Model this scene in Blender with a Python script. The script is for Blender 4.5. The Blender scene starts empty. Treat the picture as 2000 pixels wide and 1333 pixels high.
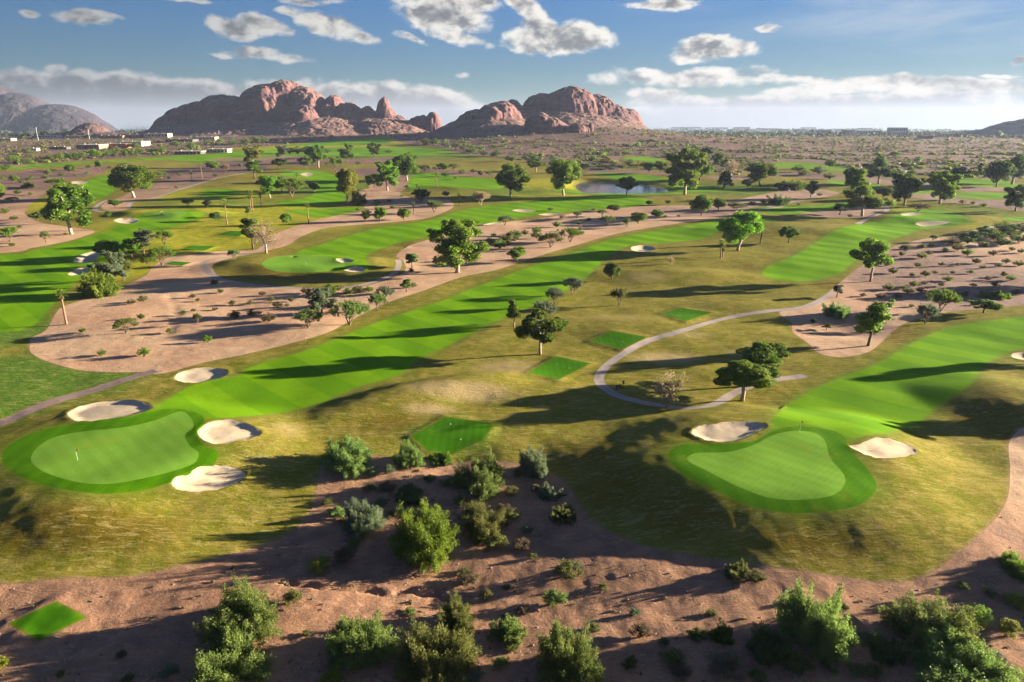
HAZE=2.8e-5
import bpy, math, random, time
import numpy as np
from mathutils import Vector
from mathutils.geometry import delaunay_2d_cdt
T0=time.time()
R=math.radians
SC=bpy.context.scene
COL=SC.collection
rng=np.random.default_rng(7)
random.seed(7)
# ------------------------------------------------------------------ camera
F=1351.0; CAMH=60.0; PIT=R(17.4); SP,CP=math.sin(PIT),math.cos(PIT)
cam=bpy.data.cameras.new('camera'); camo=bpy.data.objects.new('camera',cam); COL.objects.link(camo)
camo.location=(0,0,CAMH); camo.rotation_euler=(math.pi/2-PIT,0,0)
cam.sensor_fit='HORIZONTAL'; cam.sensor_width=36; cam.lens=36*F/2000; cam.clip_end=90000; cam.clip_start=0.5
SC.camera=camo
SUN_AZ=R(77); SUN_EL=R(9.0)
SUN=Vector((math.sin(SUN_AZ)*math.cos(SUN_EL),math.cos(SUN_AZ)*math.cos(SUN_EL),math.sin(SUN_EL)))
# ------------------------------------------------------------------ noise
_r=np.random.default_rng(3); PERM=_r.permutation(512).astype(np.int64)
GA=_r.random(512)*2*np.pi; GX,GY=np.cos(GA),np.sin(GA)
def pn(x,y,seed=0):
    x=np.asarray(x,float);y=np.asarray(y,float)
    xi=np.floor(x).astype(np.int64); yi=np.floor(y).astype(np.int64); xf=x-xi; yf=y-yi
    u=xf*xf*xf*(xf*(xf*6-15)+10); v=yf*yf*yf*(yf*(yf*6-15)+10)
    def g(ix,iy,fx,fy):
        h=PERM[(PERM[(ix+seed*17)&511]+iy)&511]
        return GX[h]*fx+GY[h]*fy
    a=g(xi,yi,xf,yf); b=g(xi+1,yi,xf-1,yf); c=g(xi,yi+1,xf,yf-1); d=g(xi+1,yi+1,xf-1,yf-1)
    return ((a+u*(b-a))*(1-v)+(c+u*(d-c))*v)*1.5
def fbm(x,y,o=4,seed=0,g=.5):
    s=0;a=1;f=1
    for k in range(o):
        s=s+a*pn(np.asarray(x)*f+k*13.7,np.asarray(y)*f+k*7.3,seed+k); a*=g; f*=2.03
    return s
def sst(a,b,x):
    t=np.clip((np.asarray(x,float)-a)/(b-a),0,1); return t*t*(3-2*t)
# ------------------------------------------------------------------ picture -> ground
def ray(px,py):
    u=(np.asarray(px,float)-1000)/F; v=(np.asarray(py,float)-666.5)/F
    return u, CP-v*SP, -SP-v*CP      # direction per unit of depth
def flat(px,py):
    u,dy,dz=ray(px,py); t=CAMH/np.maximum(-dz,1e-3); return u*t,dy*t
MOUNDS=[]   # cx,cy,rx,ry,rot,h,inner
def mound(px,py,rx,ry,h,rot=0,inner=0.0):
    x,y=flat(px,py); MOUNDS.append((float(x),float(y),rx,ry,R(rot),h,inner))
mound(1520,925,38,31,4.2,0,.45)
mound(225,885,36,26,2.6,0,.5)
mound(150,1030,22,9,1.3,-10)
mound(840,770,34,10,2.6,32,.1)
mound(1000,760,20,10,1.4,10)
mound(1250,640,34,16,1.0,0)
mound(1560,880,30,14,.5,0)
mound(2010,800,20,26,2.8,15,.2)
mound(1330,540,45,18,2.4,0)
mound(1560,455,60,30,3.5,0,.2)
mound(1180,500,25,12,2.0,20)
mound(590,520,46,22,2.4,0,.5)
mound(1810,432,50,25,3.0,0,.5)
mound(1430,600,22,12,.9,0)
mound(880,900,12,10,-1.2,0)
mound(800,1050,34,26,-1.6,0,.2)
mound(1180,1180,40,9,-1.0,-8)
mound(620,1160,22,8,1.1,8)
mound(1450,1230,26,10,1.2,0)
mound(300,500,40,18,1.6,0)
mound(330,424,45,22,2.6,0,.5)
mound(900,375,70,30,3.0,0,.3)
mound(1640,640,24,13,-1.6,0)
mound(1380,730,18,8,.8,0)
mound(1100,435,60,14,-1.8,0)
mound(760,480,40,10,-1.2,0)
mound(480,640,40,14,.8,0)
mound(1200,365,55,20,-.6,0)
def height(x,y):
    x=np.asarray(x,float);y=np.asarray(y,float)
    d=np.hypot(x,y)
    h=22*sst(250,1900,y)-16*sst(2600,5200,y)
    for cx,cy,rx,ry,a,hh,inn in MOUNDS:
        dx=x-cx;dy=y-cy;c,s=math.cos(a),math.sin(a)
        r=np.sqrt(((dx*c+dy*s)/rx)**2+((-dx*s+dy*c)/ry)**2)
        r=r*(1+.13*pn(x*.05,y*.05,5))
        h=h+hh*(1-sst(inn,1.15,r))
    # talus apron of the right hand butte
    h=h+40*np.exp(-(((x-110)/330)**2+((y-1720)/260)**2)**.9)
    h=h+30*np.exp(-(((x+620)/480)**2+((y-2140)/240)**2))
    # swell
    h=h+.55*pn(x/38,y/38,1)+.16*pn(x/11,y/11,2)
    h=h+(2.2*pn(x/170,y/120,3))*sst(250,700,d)
    h=h-3.0*np.exp(-((np.hypot(x,y-20)/40)**2))
    return h
def at(px,py):
    px=np.atleast_1d(np.asarray(px,float));py=np.atleast_1d(np.asarray(py,float))
    u,dy,dz=ray(px,py)
    ts=np.geomspace(50,9000,420)
    X=u[:,None]*ts;Y=dy[:,None]*ts;Z=CAMH+dz[:,None]*ts
    G=Z-height(X,Y); neg=G<0
    k=np.where(neg.any(1),neg.argmax(1),len(ts)-1); k=np.maximum(k,1); i=np.arange(len(px))
    a,b=ts[k-1],ts[k]
    for _ in range(12):
        m=(a+b)/2; g=CAMH+dz*m-height(u*m,dy*m); a=np.where(g>0,m,a); b=np.where(g>0,b,m)
    t=(a+b)/2
    return u*t,dy*t,t
def at1(px,py):
    x,y,t=at(px,py); return float(x[0]),float(y[0]),float(t[0])
def h1(x,y): return float(height(np.array([x]),np.array([y]))[0])
def ztop(y,py):
    k=(py-666.5)/F
    return CAMH-y*(SP+k*CP)/(CP-k*SP)
# ------------------------------------------------------------------ outlines (traced as pixels, laid out on the ground in metres)
def spline(P,n=5):
    P=np.array(P,float);N=len(P);out=[]
    for i in range(N):
        p0,p1,p2,p3=P[i-1],P[i],P[(i+1)%N],P[(i+2)%N]
        L=np.hypot(*(p2-p1)); m=n if L<120 else n+4
        for k in range(m):
            t=k/m
            out.append(.5*((2*p1)+(-p0+p2)*t+(2*p0-5*p1+4*p2-p3)*t*t+(-p0+3*p1-3*p2+p3)*t**3))
    return np.array(out)
def straight(P,n=10):
    P=np.array(P,float);N=len(P);out=[]
    for i in range(N):
        for k in range(n): out.append(P[i]+(P[(i+1)%N]-P[i])*k/n)
    return np.array(out)
def world(P): 
    x,y,_=at(P[:,0],P[:,1]); return np.stack([x,y],1)
def strip(P,w):
    """centre line of pixels -> closed outline of a ribbon w metres wide"""
    P=np.array(P,float);out=[]
    for i in range(len(P)-1):
        p0=P[max(i-1,0)];p1=P[i];p2=P[i+1];p3=P[min(i+2,len(P)-1)]
        for k in range(5):
            t=k/5; out.append(.5*((2*p1)+(-p0+p2)*t+(2*p0-5*p1+4*p2-p3)*t*t+(-p0+3*p1-3*p2+p3)*t**3))
    out.append(P[-1]); W=world(np.array(out))
    d=np.gradient(W,axis=0); d/=np.maximum(np.hypot(d[:,0],d[:,1]),1e-6)[:,None]
    n=np.stack([-d[:,1],d[:,0]],1)*w/2
    return np.concatenate([W+n,(W-n)[::-1]])
TURF=[(-420,327),(0,328),(60,321),(150,315),(300,305),(400,300),(440,290),(520,286),(600,278),(700,270),(758,266),(785,279),(860,288),(900,300),(1000,312),(1100,327),(1150,333),(1200,331),(1215,306),(1260,305),(1310,312),(1380,325),(1400,340),(1440,344),(1500,319),(1560,316),(1640,325),(1700,333),(1800,343),(1860,346),(1990,351),(2300,356),(2420,600),(2420,800),(2080,812),(2000,835),(1985,845),(1970,870),(1973,920),(1966,980),(1930,1030),(1872,1080),(1820,1120),(1765,1137),(1700,1136),(1600,1122),(1500,1107),(1400,1095),(1300,1078),(1230,1058),(1165,1025),(1130,990),(1112,955),(1085,930),(1050,915),(1000,905),(940,900),(890,905),(840,900),(790,897),(740,893),(690,888),(650,884),(632,905),(622,935),(616,975),(600,1010),(560,1045),(500,1070),(420,1092),(330,1112),(250,1128),(140,1130),(60,1138),(0,1142),(-420,1150)]
DIRT=[
[(58,675),(62,660),(90,645),(115,605),(150,590),(205,575),(245,558),(285,538),(300,520),(330,503),(390,496),(440,490),(500,488),(520,470),(555,450),(600,436),(640,425),(700,412),(715,395),(700,375),(730,368),(770,372),(800,385),(870,390),(885,405),(840,425),(790,432),(720,438),(640,445),(590,462),(560,480),(520,490),(470,500),(425,512),(415,525),(440,547),(520,561),(620,566),(700,561),(750,549),(790,531),(788,510),(774,500),(800,480),(850,465),(890,450),(940,441),(990,434),(1050,428),(1100,420),(1160,412),(1250,404),(1350,402),(1430,410),(1470,416),(1400,427),(1290,442),(1200,458),(1130,478),(1060,498),(1000,518),(960,530),(900,542),(830,567),(760,590),(700,618),(640,650),(560,673),(480,692),(400,708),(330,727),(300,731),(285,727),(215,727),(150,722),(90,705),(62,690)],
[(-420,352),(0,337),(60,332),(130,330),(180,325),(212,325),(205,335),(170,345),(140,351),(110,359),(95,368),(85,380),(65,395),(52,408),(50,420),(80,435),(130,443),(182,451),(175,458),(130,472),(60,485),(0,495),(-420,520)],
[(205,410),(198,402),(215,392),(240,383),(265,372),(295,362),(320,345),(325,333),(380,326),(420,310),(480,308),(540,305),(600,306),(640,310),(640,320),(600,325),(560,322),(520,325),(530,332),(480,337),(440,342),(400,355),(340,374),(300,388),(262,395),(250,408),(230,412)],
[(640,326),(700,330),(760,325),(800,330),(880,332),(960,340),(965,345),(900,345),(840,337),(805,341),(792,368),(760,384),(722,380),(720,350),(680,338)],
[(625,317),(700,311),(780,307),(800,312),(760,320),(682,320)],
[(1522,612),(1545,605),(1590,592),(1620,570),(1650,545),(1700,507),(1740,484),(1790,470),(1830,464),(1870,462),(1900,452),(1950,442),(2060,430),(2300,432),(2330,600),(2060,588),(1990,597),(1900,605),(1830,613),(1780,627),(1745,645),(1716,674),(1690,690),(1640,698),(1600,690),(1578,670),(1550,650),(1545,630)],
[(1360,400),(1440,411),(1480,403),(1540,397),(1600,387),(1640,378),(1600,370),(1540,371),(1500,378),(1440,390),(1400,396)],
[(1560,419),(1640,409),(1700,399),(1733,398),(1722,412),(1700,423),(1640,426)],
[(1770,382),(1830,378),(1900,391),(2060,390),(2060,414),(1980,411),(1900,400),(1830,394)],
[(1380,345),(1440,352),(1520,345),(1600,350),(1700,358),(1800,365),(1860,362),(1840,356),(1740,348),(1640,340),(1540,338),(1450,345)],
[(1880,368),(1960,366),(2060,372),(2060,377),(1960,374),(1890,375)],
[(1150,338),(1240,338),(1330,346),(1400,350),(1330,342),(1250,332),(1160,333)],
]
FAIR=[
[(300,798),(330,778),(370,755),(420,742),(462,735),(482,720),(520,706),(580,690),(650,664),(730,632),(800,608),(870,585),(930,560),(990,538),(1050,516),(1120,493),(1200,466),(1290,449),(1400,431),(1450,425),(1520,428),(1490,435),(1440,442),(1400,455),(1370,468),(1300,475),(1230,480),(1190,500),(1170,520),(1120,560),(1060,590),(1000,615),(950,637),(880,674),(820,702),(780,733),(700,757),(620,790),(540,808),(470,815),(430,818),(400,819),(350,802)],
[(1508,843),(1505,830),(1514,808),(1560,775),(1620,745),(1700,715),(1745,690),(1790,665),(1850,640),(1920,628),(2000,618),(2120,608),(2200,640),(2120,672),(2000,682),(1950,700),(1920,717),(1905,745),(1870,772),(1830,800),(1790,830),(1740,845),(1690,852),(1655,862),(1600,835),(1540,834)],
[(1490,538),(1500,520),(1550,500),(1590,475),(1640,446),(1680,438),(1720,430),(1745,420),(1790,410),(1850,412),(1890,426),(1895,434),(1860,442),(1810,448),(1760,463),(1720,478),(1690,495),(1665,515),(1640,535),(1590,548),(1530,549)],
[(-420,508),(0,498),(60,490),(130,475),(180,460),(215,448),(240,432),(300,414),(365,411),(400,418),(380,432),(340,444),(290,458),(250,478),(235,500),(190,520),(140,560),(110,590),(75,630),(50,641),(0,650),(-420,670)],
[(145,385),(153,366),(175,352),(215,340),(240,331),(247,326),(258,335),(238,360),(207,385),(180,390)],
[(-420,334),(0,332),(60,328),(130,324),(180,318),(250,315),(330,313),(400,318),(500,314),(560,308),(600,303),(700,305),(800,305),(860,302),(895,300),(860,293),(800,289),(700,288),(600,290),(520,293),(440,298),(400,303),(300,309),(150,317),(60,322),(-420,327)],
[(560,285),(620,279),(700,272),(752,268),(765,274),(750,281),(700,284)],
[(545,395),(600,385),(618,370),(600,350),(560,345),(545,335),(620,334),(660,345),(690,356),(680,375),(670,395),(620,403),(560,404)],
[(800,372),(800,345),(840,338),(880,343),(960,350),(985,358),(975,370),(900,367),(850,366)],
[(575,505),(585,490),(620,480),(680,460),(740,445),(800,437),(840,430),(880,418),(930,405),(1000,397),(1080,390),(1150,383),(1200,380),(1260,388),(1275,398),(1200,407),(1140,411),(1060,419),(1000,429),(960,436),(900,444),(850,461),(800,470),(755,482),(715,500),(722,518),(710,530),(660,530),(600,530)],
[(1160,338),(1230,340),(1285,345),(1320,352),(1270,354),(1200,350)],
[(1300,362),(1340,360),(1400,366),(1440,372),(1380,375),(1320,372)],
[(1500,322),(1560,318),(1640,327),(1690,333),(1640,334),(1560,330)],
[(1215,309),(1260,307),(1300,314),(1290,319),(1250,314)],
[(1470,412),(1500,406),(1600,402),(1660,394),(1655,404),(1600,415),(1520,418)],
[(1610,352),(1660,352),(1720,362),(1700,366),(1640,362)],
[(1860,352),(1920,350),(1995,360),(2000,368),(1900,364)],
[(1860,380),(1900,376),(1965,378),(1962,388),(1900,389)],
[(1790,372),(1830,374),(1820,381),(1785,380)],
[(1962,425),(2060,420),(2060,432),(1980,432)],
[(400,372),(450,370),(470,378),(420,386),(395,384)],
[(1080,372),(1150,372),(1250,376),(1350,378),(1250,381),(1120,379)],
[(620,424),(680,418),(720,410),(700,405),(640,408),(560,412)],
]
COLLAR=[
[(3,893),(15,872),(50,852),(100,836),(180,823),(250,815),(300,802),(350,799),(395,812),(398,838),(386,855),(402,872),(425,882),(420,905),(390,930),(330,945),(280,958),(200,965),(120,956),(60,940),(15,917)],
[(1305,895),(1310,880),(1335,868),(1400,868),(1470,862),(1502,845),(1540,834),(1600,836),(1645,850),(1662,880),(1690,910),(1712,945),(1702,970),(1670,990),(1610,1000),(1540,1002),(1470,990),(1400,960),(1330,925)],
]
GREEN=[
[(60,895),(75,872),(110,853),(170,842),(240,835),(300,822),(350,804),(372,815),(378,835),(362,850),(370,870),(388,885),(380,905),(340,920),(280,935),(210,946),(150,942),(100,928),(70,912)],
[(1342,895),(1360,885),(1420,883),(1470,870),(1510,850),(1550,842),(1590,845),(1612,862),(1622,895),(1650,930),(1645,955),(1620,970),(1560,977),(1500,972),(1440,950),(1380,920),(1350,905)],
[(1755,430),(1790,426),(1850,427),(1885,431),(1865,436),(1800,435)],
[(280,425),(290,417),(335,412),(365,415),(350,425),(315,432)],
[(512,517),(520,508),(550,500),(600,497),(640,502),(672,515),(668,524),(630,531),(570,533),(530,528)],
[(552,336),(600,334),(640,337),(600,340),(560,340)],
]
TEE=[
[(1030,730),(1085,698),(1155,712),(1090,745)],[(1148,668),(1195,648),(1265,660),(1215,685)],[(1290,615),(1330,603),(1392,612),(1340,630)],
[(800,855),(870,816),(968,830),(945,862),(880,893),(835,885)],[(15,1222),(112,1178),(172,1210),(75,1258)],
[(352,490),(375,481),(422,482),(400,491)],[(425,460),(452,452),(482,453),(468,463)],[(320,518),(340,512),(375,514),(355,521)],
]
BUNK=[
[(340,738),(360,725),(400,719),(435,722),(445,730),(425,740),(385,748),(355,747)],
[(132,808),(155,795),(200,786),(250,782),(285,788),(295,798),(270,808),(210,820),(160,824),(140,818)],
[(386,845),(400,830),(420,823),(450,821),(480,828),(508,843),(505,852),(470,862),(430,868),(400,862)],
[(336,945),(345,933),(368,928),(385,915),(420,910),(460,915),(480,928),(460,945),(410,960),(370,960),(345,955)],
[(1350,845),(1370,832),(1395,830),(1420,825),(1470,825),(1498,832),(1470,848),(1440,860),(1400,863),(1370,857)],
[(1657,872),(1680,868),(1710,856),(1745,860),(1780,872),(1792,885),(1770,892),(1730,897),(1690,888)],
[(222,431),(240,426),(262,427),(273,432),(255,437),(235,436)],
[(142,513),(160,498),(188,491),(195,500),(172,514)],[(133,536),(150,526),(172,523),(168,534),(145,539)],
[(656,507),(672,505),(691,509),(682,513),(665,513)],[(672,529),(685,522),(700,520),(714,527),(700,532)],
[(1232,485),(1245,480),(1265,480),(1282,487),(1262,492),(1240,491)],
[(1788,438),(1805,433),(1857,434),(1835,440),(1805,443)],[(1758,420),(1780,416),(1802,418),(1775,422)],
[(586,341),(600,338),(612,341),(600,345)],[(138,357),(150,354),(172,356),(155,361)],
[(1052,420),(1070,417),(1095,418),(1080,422)],[(944,440),(958,436),(977,435),(962,440)],[(1000,412),(1015,409),(1046,412),(1025,415)],
[(1975,694),(1995,689),(2030,692),(2025,704),(1990,703)],[(236,325),(248,322),(260,325),(246,329)],
]
POND=[(1133,352),(1150,350),(1180,352),(1230,355),(1270,361),(1305,371),(1260,375),(1180,375),(1140,374),(1125,362)]
PATHS=[([(1630,570),(1600,588),(1560,602),(1500,608),(1440,617),(1380,632),(1320,650),(1270,665),(1220,690),(1185,715),(1170,738),(1178,755),(1205,772),(1250,785),(1310,795),(1360,797),(1400,788),(1430,770),(1465,755),(1510,743),(1572,734)],2.5),
([(395,519),(410,534),(440,548),(500,557),(560,562),(620,564),(680,561),(730,551),(765,537),(778,522),(778,507)],2.6),
([(395,519),(405,509),(440,503),(480,498),(515,488),(516,474),(508,462)],2.4),
([(505,333),(470,340),(430,347),(400,356),(350,371),(300,388),(262,392),(254,398),(250,408)],3.0),
([(210,391),(195,398),(185,408),(192,413),(205,414)],3.0),
([(1735,403),(1728,414),(1700,425),(1675,438)],3.4),([(2060,432),(1960,440),(1905,452),(1872,463)],3.0),
([(1475,414),(1490,409),(1530,404)],3.0),([(1572,373),(1590,378),(1588,383),(1560,390),(1530,398),(1500,404)],3.0)]
TRACK=[([(-60,850),(0,828),(50,806),(100,786),(180,763),(250,740),(305,724)],3.6)]
REG=[]  # (class, polygon) in painting order
def reg(cls,W): REG.append((cls,W))
reg('turf',world(spline(TURF,4)))
for p in DIRT: reg('dirt',world(spline(p,4)))
for p in FAIR: reg('fairway',world(spline(p,4)))
for p in COLLAR: reg('collar',world(spline(p,5)))
for p in GREEN: reg('green',world(spline(p,5)))
for p in TEE: reg('tee',world(straight(p,6)))
for p in TRACK: reg('track',strip(*p))
for p in PATHS: reg('path',strip(*p))
for p in BUNK: reg('bunker',world(spline(p,4)))
reg('pond',world(spline(POND,5)))
# ------------------------------------------------------------------ distances to outlines
def sdf(px,py,W,lim=40.):
    """signed distance (negative inside), only exact near the outline"""
    out=np.full(len(px),lim)
    x0,y0=W.min(0)-lim; x1,y1=W.max(0)+lim
    m=np.where((px>x0)&(px<x1)&(py>y0)&(py<y1))[0]
    for c in np.array_split(m,max(1,len(m)*len(W)//3000000+1)):
        if not len(c): continue
        X=px[c][:,None];Y=py[c][:,None]
        A=W;B=np.roll(W,-1,0);ax,ay=A[:,0],A[:,1];dx,dy=(B-A).T
        t=np.clip(((X-ax)*dx+(Y-ay)*dy)/np.maximum(dx*dx+dy*dy,1e-9),0,1)
        d=np.sqrt(((X-ax-t*dx)**2+(Y-ay-t*dy)**2).min(1))
        by=ay+dy
        cr=((ay>Y)!=(by>Y))&(X<ax+dx*(Y-ay)/np.where(dy==0,1e-9,dy))
        ins=cr.sum(1)%2==1
        out[c]=np.where(ins,-1,1)*np.minimum(d,lim)
    return out
# ------------------------------------------------------------------ ground points
def sp_at(d): return np.where(d<2600,.0062*d,.0062*2600+(d-2600)*.03)
pts=[]
r=44.0
while r<13000:
    s=float(np.maximum(sp_at(r),.42)); n=int(math.ceil(R(106)*r/s))
    th=(np.arange(n)+.5*(len(pts)%2))/n*R(106)-R(53)
    th=th+rng.uniform(-.25,.25,n)*s/r
    rr=r+rng.uniform(-.25,.25,n)*s
    pts.append(np.stack([np.sin(th)*rr,np.cos(th)*rr],1)); r+=s*.95
th=np.linspace(0,2*np.pi,96,endpoint=False)
for rr in (6,14,24,34): pts.append(np.stack([np.sin(th)*rr,np.cos(th)*rr],1))
th=np.linspace(R(54.5),R(305.5),60)
for rr in (44,54,66,80,100,130,170,220,300,420,600,900,1500,2600,5000,9000,13000): pts.append(np.stack([np.sin(th)*rr,np.cos(th)*rr],1))
G=np.concatenate(pts)
keep=np.ones(len(G),bool)
dd=np.hypot(G[:,0],G[:,1]); ss=np.maximum(sp_at(dd),.42)
extra=[]
for cls,W in REG:
    s=sdf(G[:,0],G[:,1],W,12.)
    keep&=~(np.abs(s)<.33*ss)
    if cls in('bunker','tee'):      # closely spaced rings for lip and bank
        c=W.mean(0); 
        sc=max(.25,np.hypot(*c)*.0022)
        d=np.roll(W,-1,0)-np.roll(W,1,0); d/=np.maximum(np.hypot(d[:,0],d[:,1]),1e-6)[:,None]
        area=((W[:,0]*np.roll(W[:,1],-1)-np.roll(W[:,0],-1)*W[:,1]).sum())
        nrm=np.stack([d[:,1],-d[:,0]],1)*(1 if area>0 else -1)
        for off in (-sc,-2.2*sc,sc): extra.append(W+nrm*off)
G=np.concatenate([G[keep]]+extra)
verts=[Vector(p) for p in G]; edges=[]
for cls,W in REG:
    b=len(verts); n=len(W)
    verts+= [Vector(p) for p in W]; edges+=[(b+i,b+(i+1)%n) for i in range(n)]
print('points',len(verts),time.time()-T0)
cv,ce,cf,_,_,_=delaunay_2d_cdt(verts,edges,[],0,1e-4,False)
print('cdt',len(cv),len(cf),time.time()-T0)
V=np.array([(v.x,v.y) for v in cv]); FC=np.array([f for f in cf if len(f)==3])
ctr=V[FC].mean(1)
cls_f=np.zeros(len(FC),int)   # index+1 of region or 0
for i,(cls,W) in enumerate(REG):
    s=sdf(ctr[:,0],ctr[:,1],W,.5); cls_f[s<0]=i+1
vx,vy=V[:,0],V[:,1]
def mins(names,lim=40.):
    o=np.full(len(V),lim)
    for cls,W in REG:
        if cls in names: o=np.minimum(o,sdf(vx,vy,W,lim))
    return o
S_turf=mins(['turf']); S_dirt=mins(['dirt','track']); S_fair=mins(['fairway','collar'],25.); S_green=mins(['green'],12.)
S_tee=mins(['tee'],8.); S_bunk=mins(['bunker'],8.); S_pond=mins(['pond'],40.); S_path=mins(['path'],6.); S_collar=mins(['collar'],6.)
S_t=np.maximum(S_turf,-S_dirt)     # <0 on turf
Z=height(vx,vy)
dist=np.hypot(vx,vy)
# fine relief: rough is lumpy, mown turf smooth, desert rutted
mown=1-sst(-3,3,np.minimum(np.minimum(S_fair,S_green),S_tee))
fade=1-sst(150,420,dist)
Z+=fade*(1-mown)*(.07*pn(vx/3.1,vy/3.1,8)+.035*pn(vx/1.2,vy/1.2,9))
Z+=fade*sst(0,2,S_t)*(.13*np.abs(pn(vx/4.5,vy/7,10))+.05*pn(vx/1.4,vy/1.4,11))
# wash gullies through the foreground dirt
def gully(P,w,dep):
    W=world(np.array(P,float)); o=np.full(len(V),99.)
    for a,b in zip(W[:-1],W[1:]):
        d=b-a; wx=vx+.9*pn(vx/3,vy/3,12); wy=vy+.9*pn(vx/3,vy/3,13)
        t=np.clip(((wx-a[0])*d[0]+(wy-a[1])*d[1])/(d@d),0,1); o=np.minimum(o,np.hypot(wx-a[0]-t*d[0],wy-a[1]-t*d[1]))
    return -dep*(1-sst(0,w,o))
Z+=gully([(560,1140),(640,1145),(700,1150),(760,1162),(800,1150),(850,1165),(880,1185)],1.1,.75)
Z+=gully([(1655,1225),(1672,1215),(1680,1235),(1690,1250)],.8,.7)
Z+=gully([(250,560),(330,575),(345,610),(330,660)],1.5,.25)
dscale=np.clip(dist/150,1,4)
Z+=np.where(S_tee<2.5,.3*(1-sst(-.1,2.2,S_tee)),0)
lip=np.maximum(.9,.006*dist)
Z+=-(1-sst(-2.4*lip*.8,-.05,S_bunk))*np.where(S_bunk<0,1,0)*.42*np.minimum(dscale,1.8)
Z+=.16*np.exp(-(np.clip(S_bunk,0,9)/1.0)**2)*(S_bunk>0)
zl=float(np.median(Z[(S_pond<0)]))-1.6
kp=sst(0,14,S_pond); Z=np.where(S_pond<40,Z*kp+(zl+.02)*(1-kp),Z); Z=np.where(S_pond<-.01,zl,Z)
Z-=np.where(S_path<0,.03,0)
print('heights',time.time()-T0)
# colours of turf and soil, some with shade painted in, as soft blobs
def blobs(L):
    o=np.zeros(len(V))
    for px,py,rx,ry,a in L:
        x,y,t=at1(px,py); x2,_,_=at1(px+rx,py); _,y2,_=at1(px,py-ry); _,y3,_=at1(px,py+ry)
        wx=max(abs(x2-x),1); wy=max(abs(y2-y3)/2,1)
        o=np.maximum(o,a*np.exp(-(((vx-x)/wx)**2+((vy-y)/wy)**2)**1.3))
    return o
LUSH=blobs([(60,740,230,70,1),(-100,800,200,80,1),(190,745,80,20,1),(20,650,120,40,.8),(100,640,60,40,.6),(1400,372,260,16,.7),(800,300,500,12,.8),(1600,410,200,14,.6),(420,420,120,10,.4),(1900,410,160,16,.5),(1990,830,40,60,.3),(880,850,110,40,.7),(560,560,100,8,.0),(1000,375,140,14,.6),(640,365,140,20,.7),(340,395,100,8,.5),(480,395,120,12,.5)])
YEL=blobs([(480,425,220,35,1),(420,470,120,25,1),(330,410,90,25,.9),(80,400,60,15,1),(300,450,60,20,.7),(290,520,60,30,.8),(1080,385,120,10,1),(1050,360,80,12,1),(620,285,160,8,.9),(700,288,60,5,1),(1700,405,140,10,.8),(1850,415,120,14,.6),(680,425,110,12,.7),(1880,440,60,14,.5),(230,530,60,30,.6),(420,380,140,14,.7)])
OLIVE_SHADE=blobs([(140,1030,260,55,1),(560,540,170,18,.9),(1200,950,140,70,.9),(1600,1060,200,50,.7),(1480,530,60,20,.6),(1900,780,90,90,1),(1250,525,60,15,.6),(200,800,240,30,.6),(1150,890,110,45,.9),(760,830,110,30,.8),(1330,980,180,80,.8),(1650,560,60,14,1),(1750,655,80,30,1),(820,390,60,14,.8)])  # olive rough, also laid on banks to paint their shade brown
SANDY=blobs([(900,760,140,25,1),(1000,720,100,18,.8),(1260,540,60,12,.7),(1300,700,90,14,1),(1440,690,40,10,.7),(1200,620,130,10,.6),(840,800,70,16,.9),(1340,655,70,10,.7),(520,900,90,25,.5),(560,840,60,20,.7),(1090,560,100,16,.5),(1620,440,80,8,.5)])
SOIL_SHADE=blobs([(1850,540,230,110,1),(1700,640,90,50,.6),(1000,470,160,25,.35),(800,1150,900,160,.9),(1900,1100,200,120,.9),(1500,415,260,14,.8),(1900,400,200,25,.8),(760,330,120,12,.6),(480,330,160,12,.5)])  # darker soil tone, with shade over the right desert painted in
# ------------------------------------------------------------------ build ground objects
def mesh_obj(name,verts,faces,mat=None,smooth=False,parent=None,attrs=None):
    me=bpy.data.meshes.new(name); verts=np.asarray(verts,float); 
    me.vertices.add(len(verts)); me.vertices.foreach_set('co',verts.ravel())
    if isinstance(faces,np.ndarray):
        k=faces.shape[1]; nf=len(faces)
        me.loops.add(nf*k); me.loops.foreach_set('vertex_index',faces.ravel().astype(np.int32))
        me.polygons.add(nf); me.polygons.foreach_set('loop_start',(np.arange(nf)*k).astype(np.int32))
    else:
        fl=[i for f in faces for i in f]; st=np.cumsum([0]+[len(f) for f in faces])[:-1]
        me.loops.add(len(fl)); me.loops.foreach_set('vertex_index',np.array(fl,np.int32))
        me.polygons.add(len(faces)); me.polygons.foreach_set('loop_start',st.astype(np.int32))
    me.update(calc_edges=True)
    me.polygons.foreach_set('use_smooth',np.full(len(me.polygons),smooth))
    if attrs:
        for k,a in attrs.items(): me.attributes.new(k,'FLOAT','POINT').data.foreach_set('value',np.asarray(a,np.float32))
    if mat:
        for m in (mat if isinstance(mat,list) else [mat]): me.materials.append(m)
    o=bpy.data.objects.new(name,me); COL.objects.link(o)
    if parent: o.parent=parent
    return o
def tag(o,label=None,cat=None,group=None,kind=None):
    if label:o['label']=label
    if cat:o['category']=cat
    if group:o['group']=group
    if kind:o['kind']=kind
    return o
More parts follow.
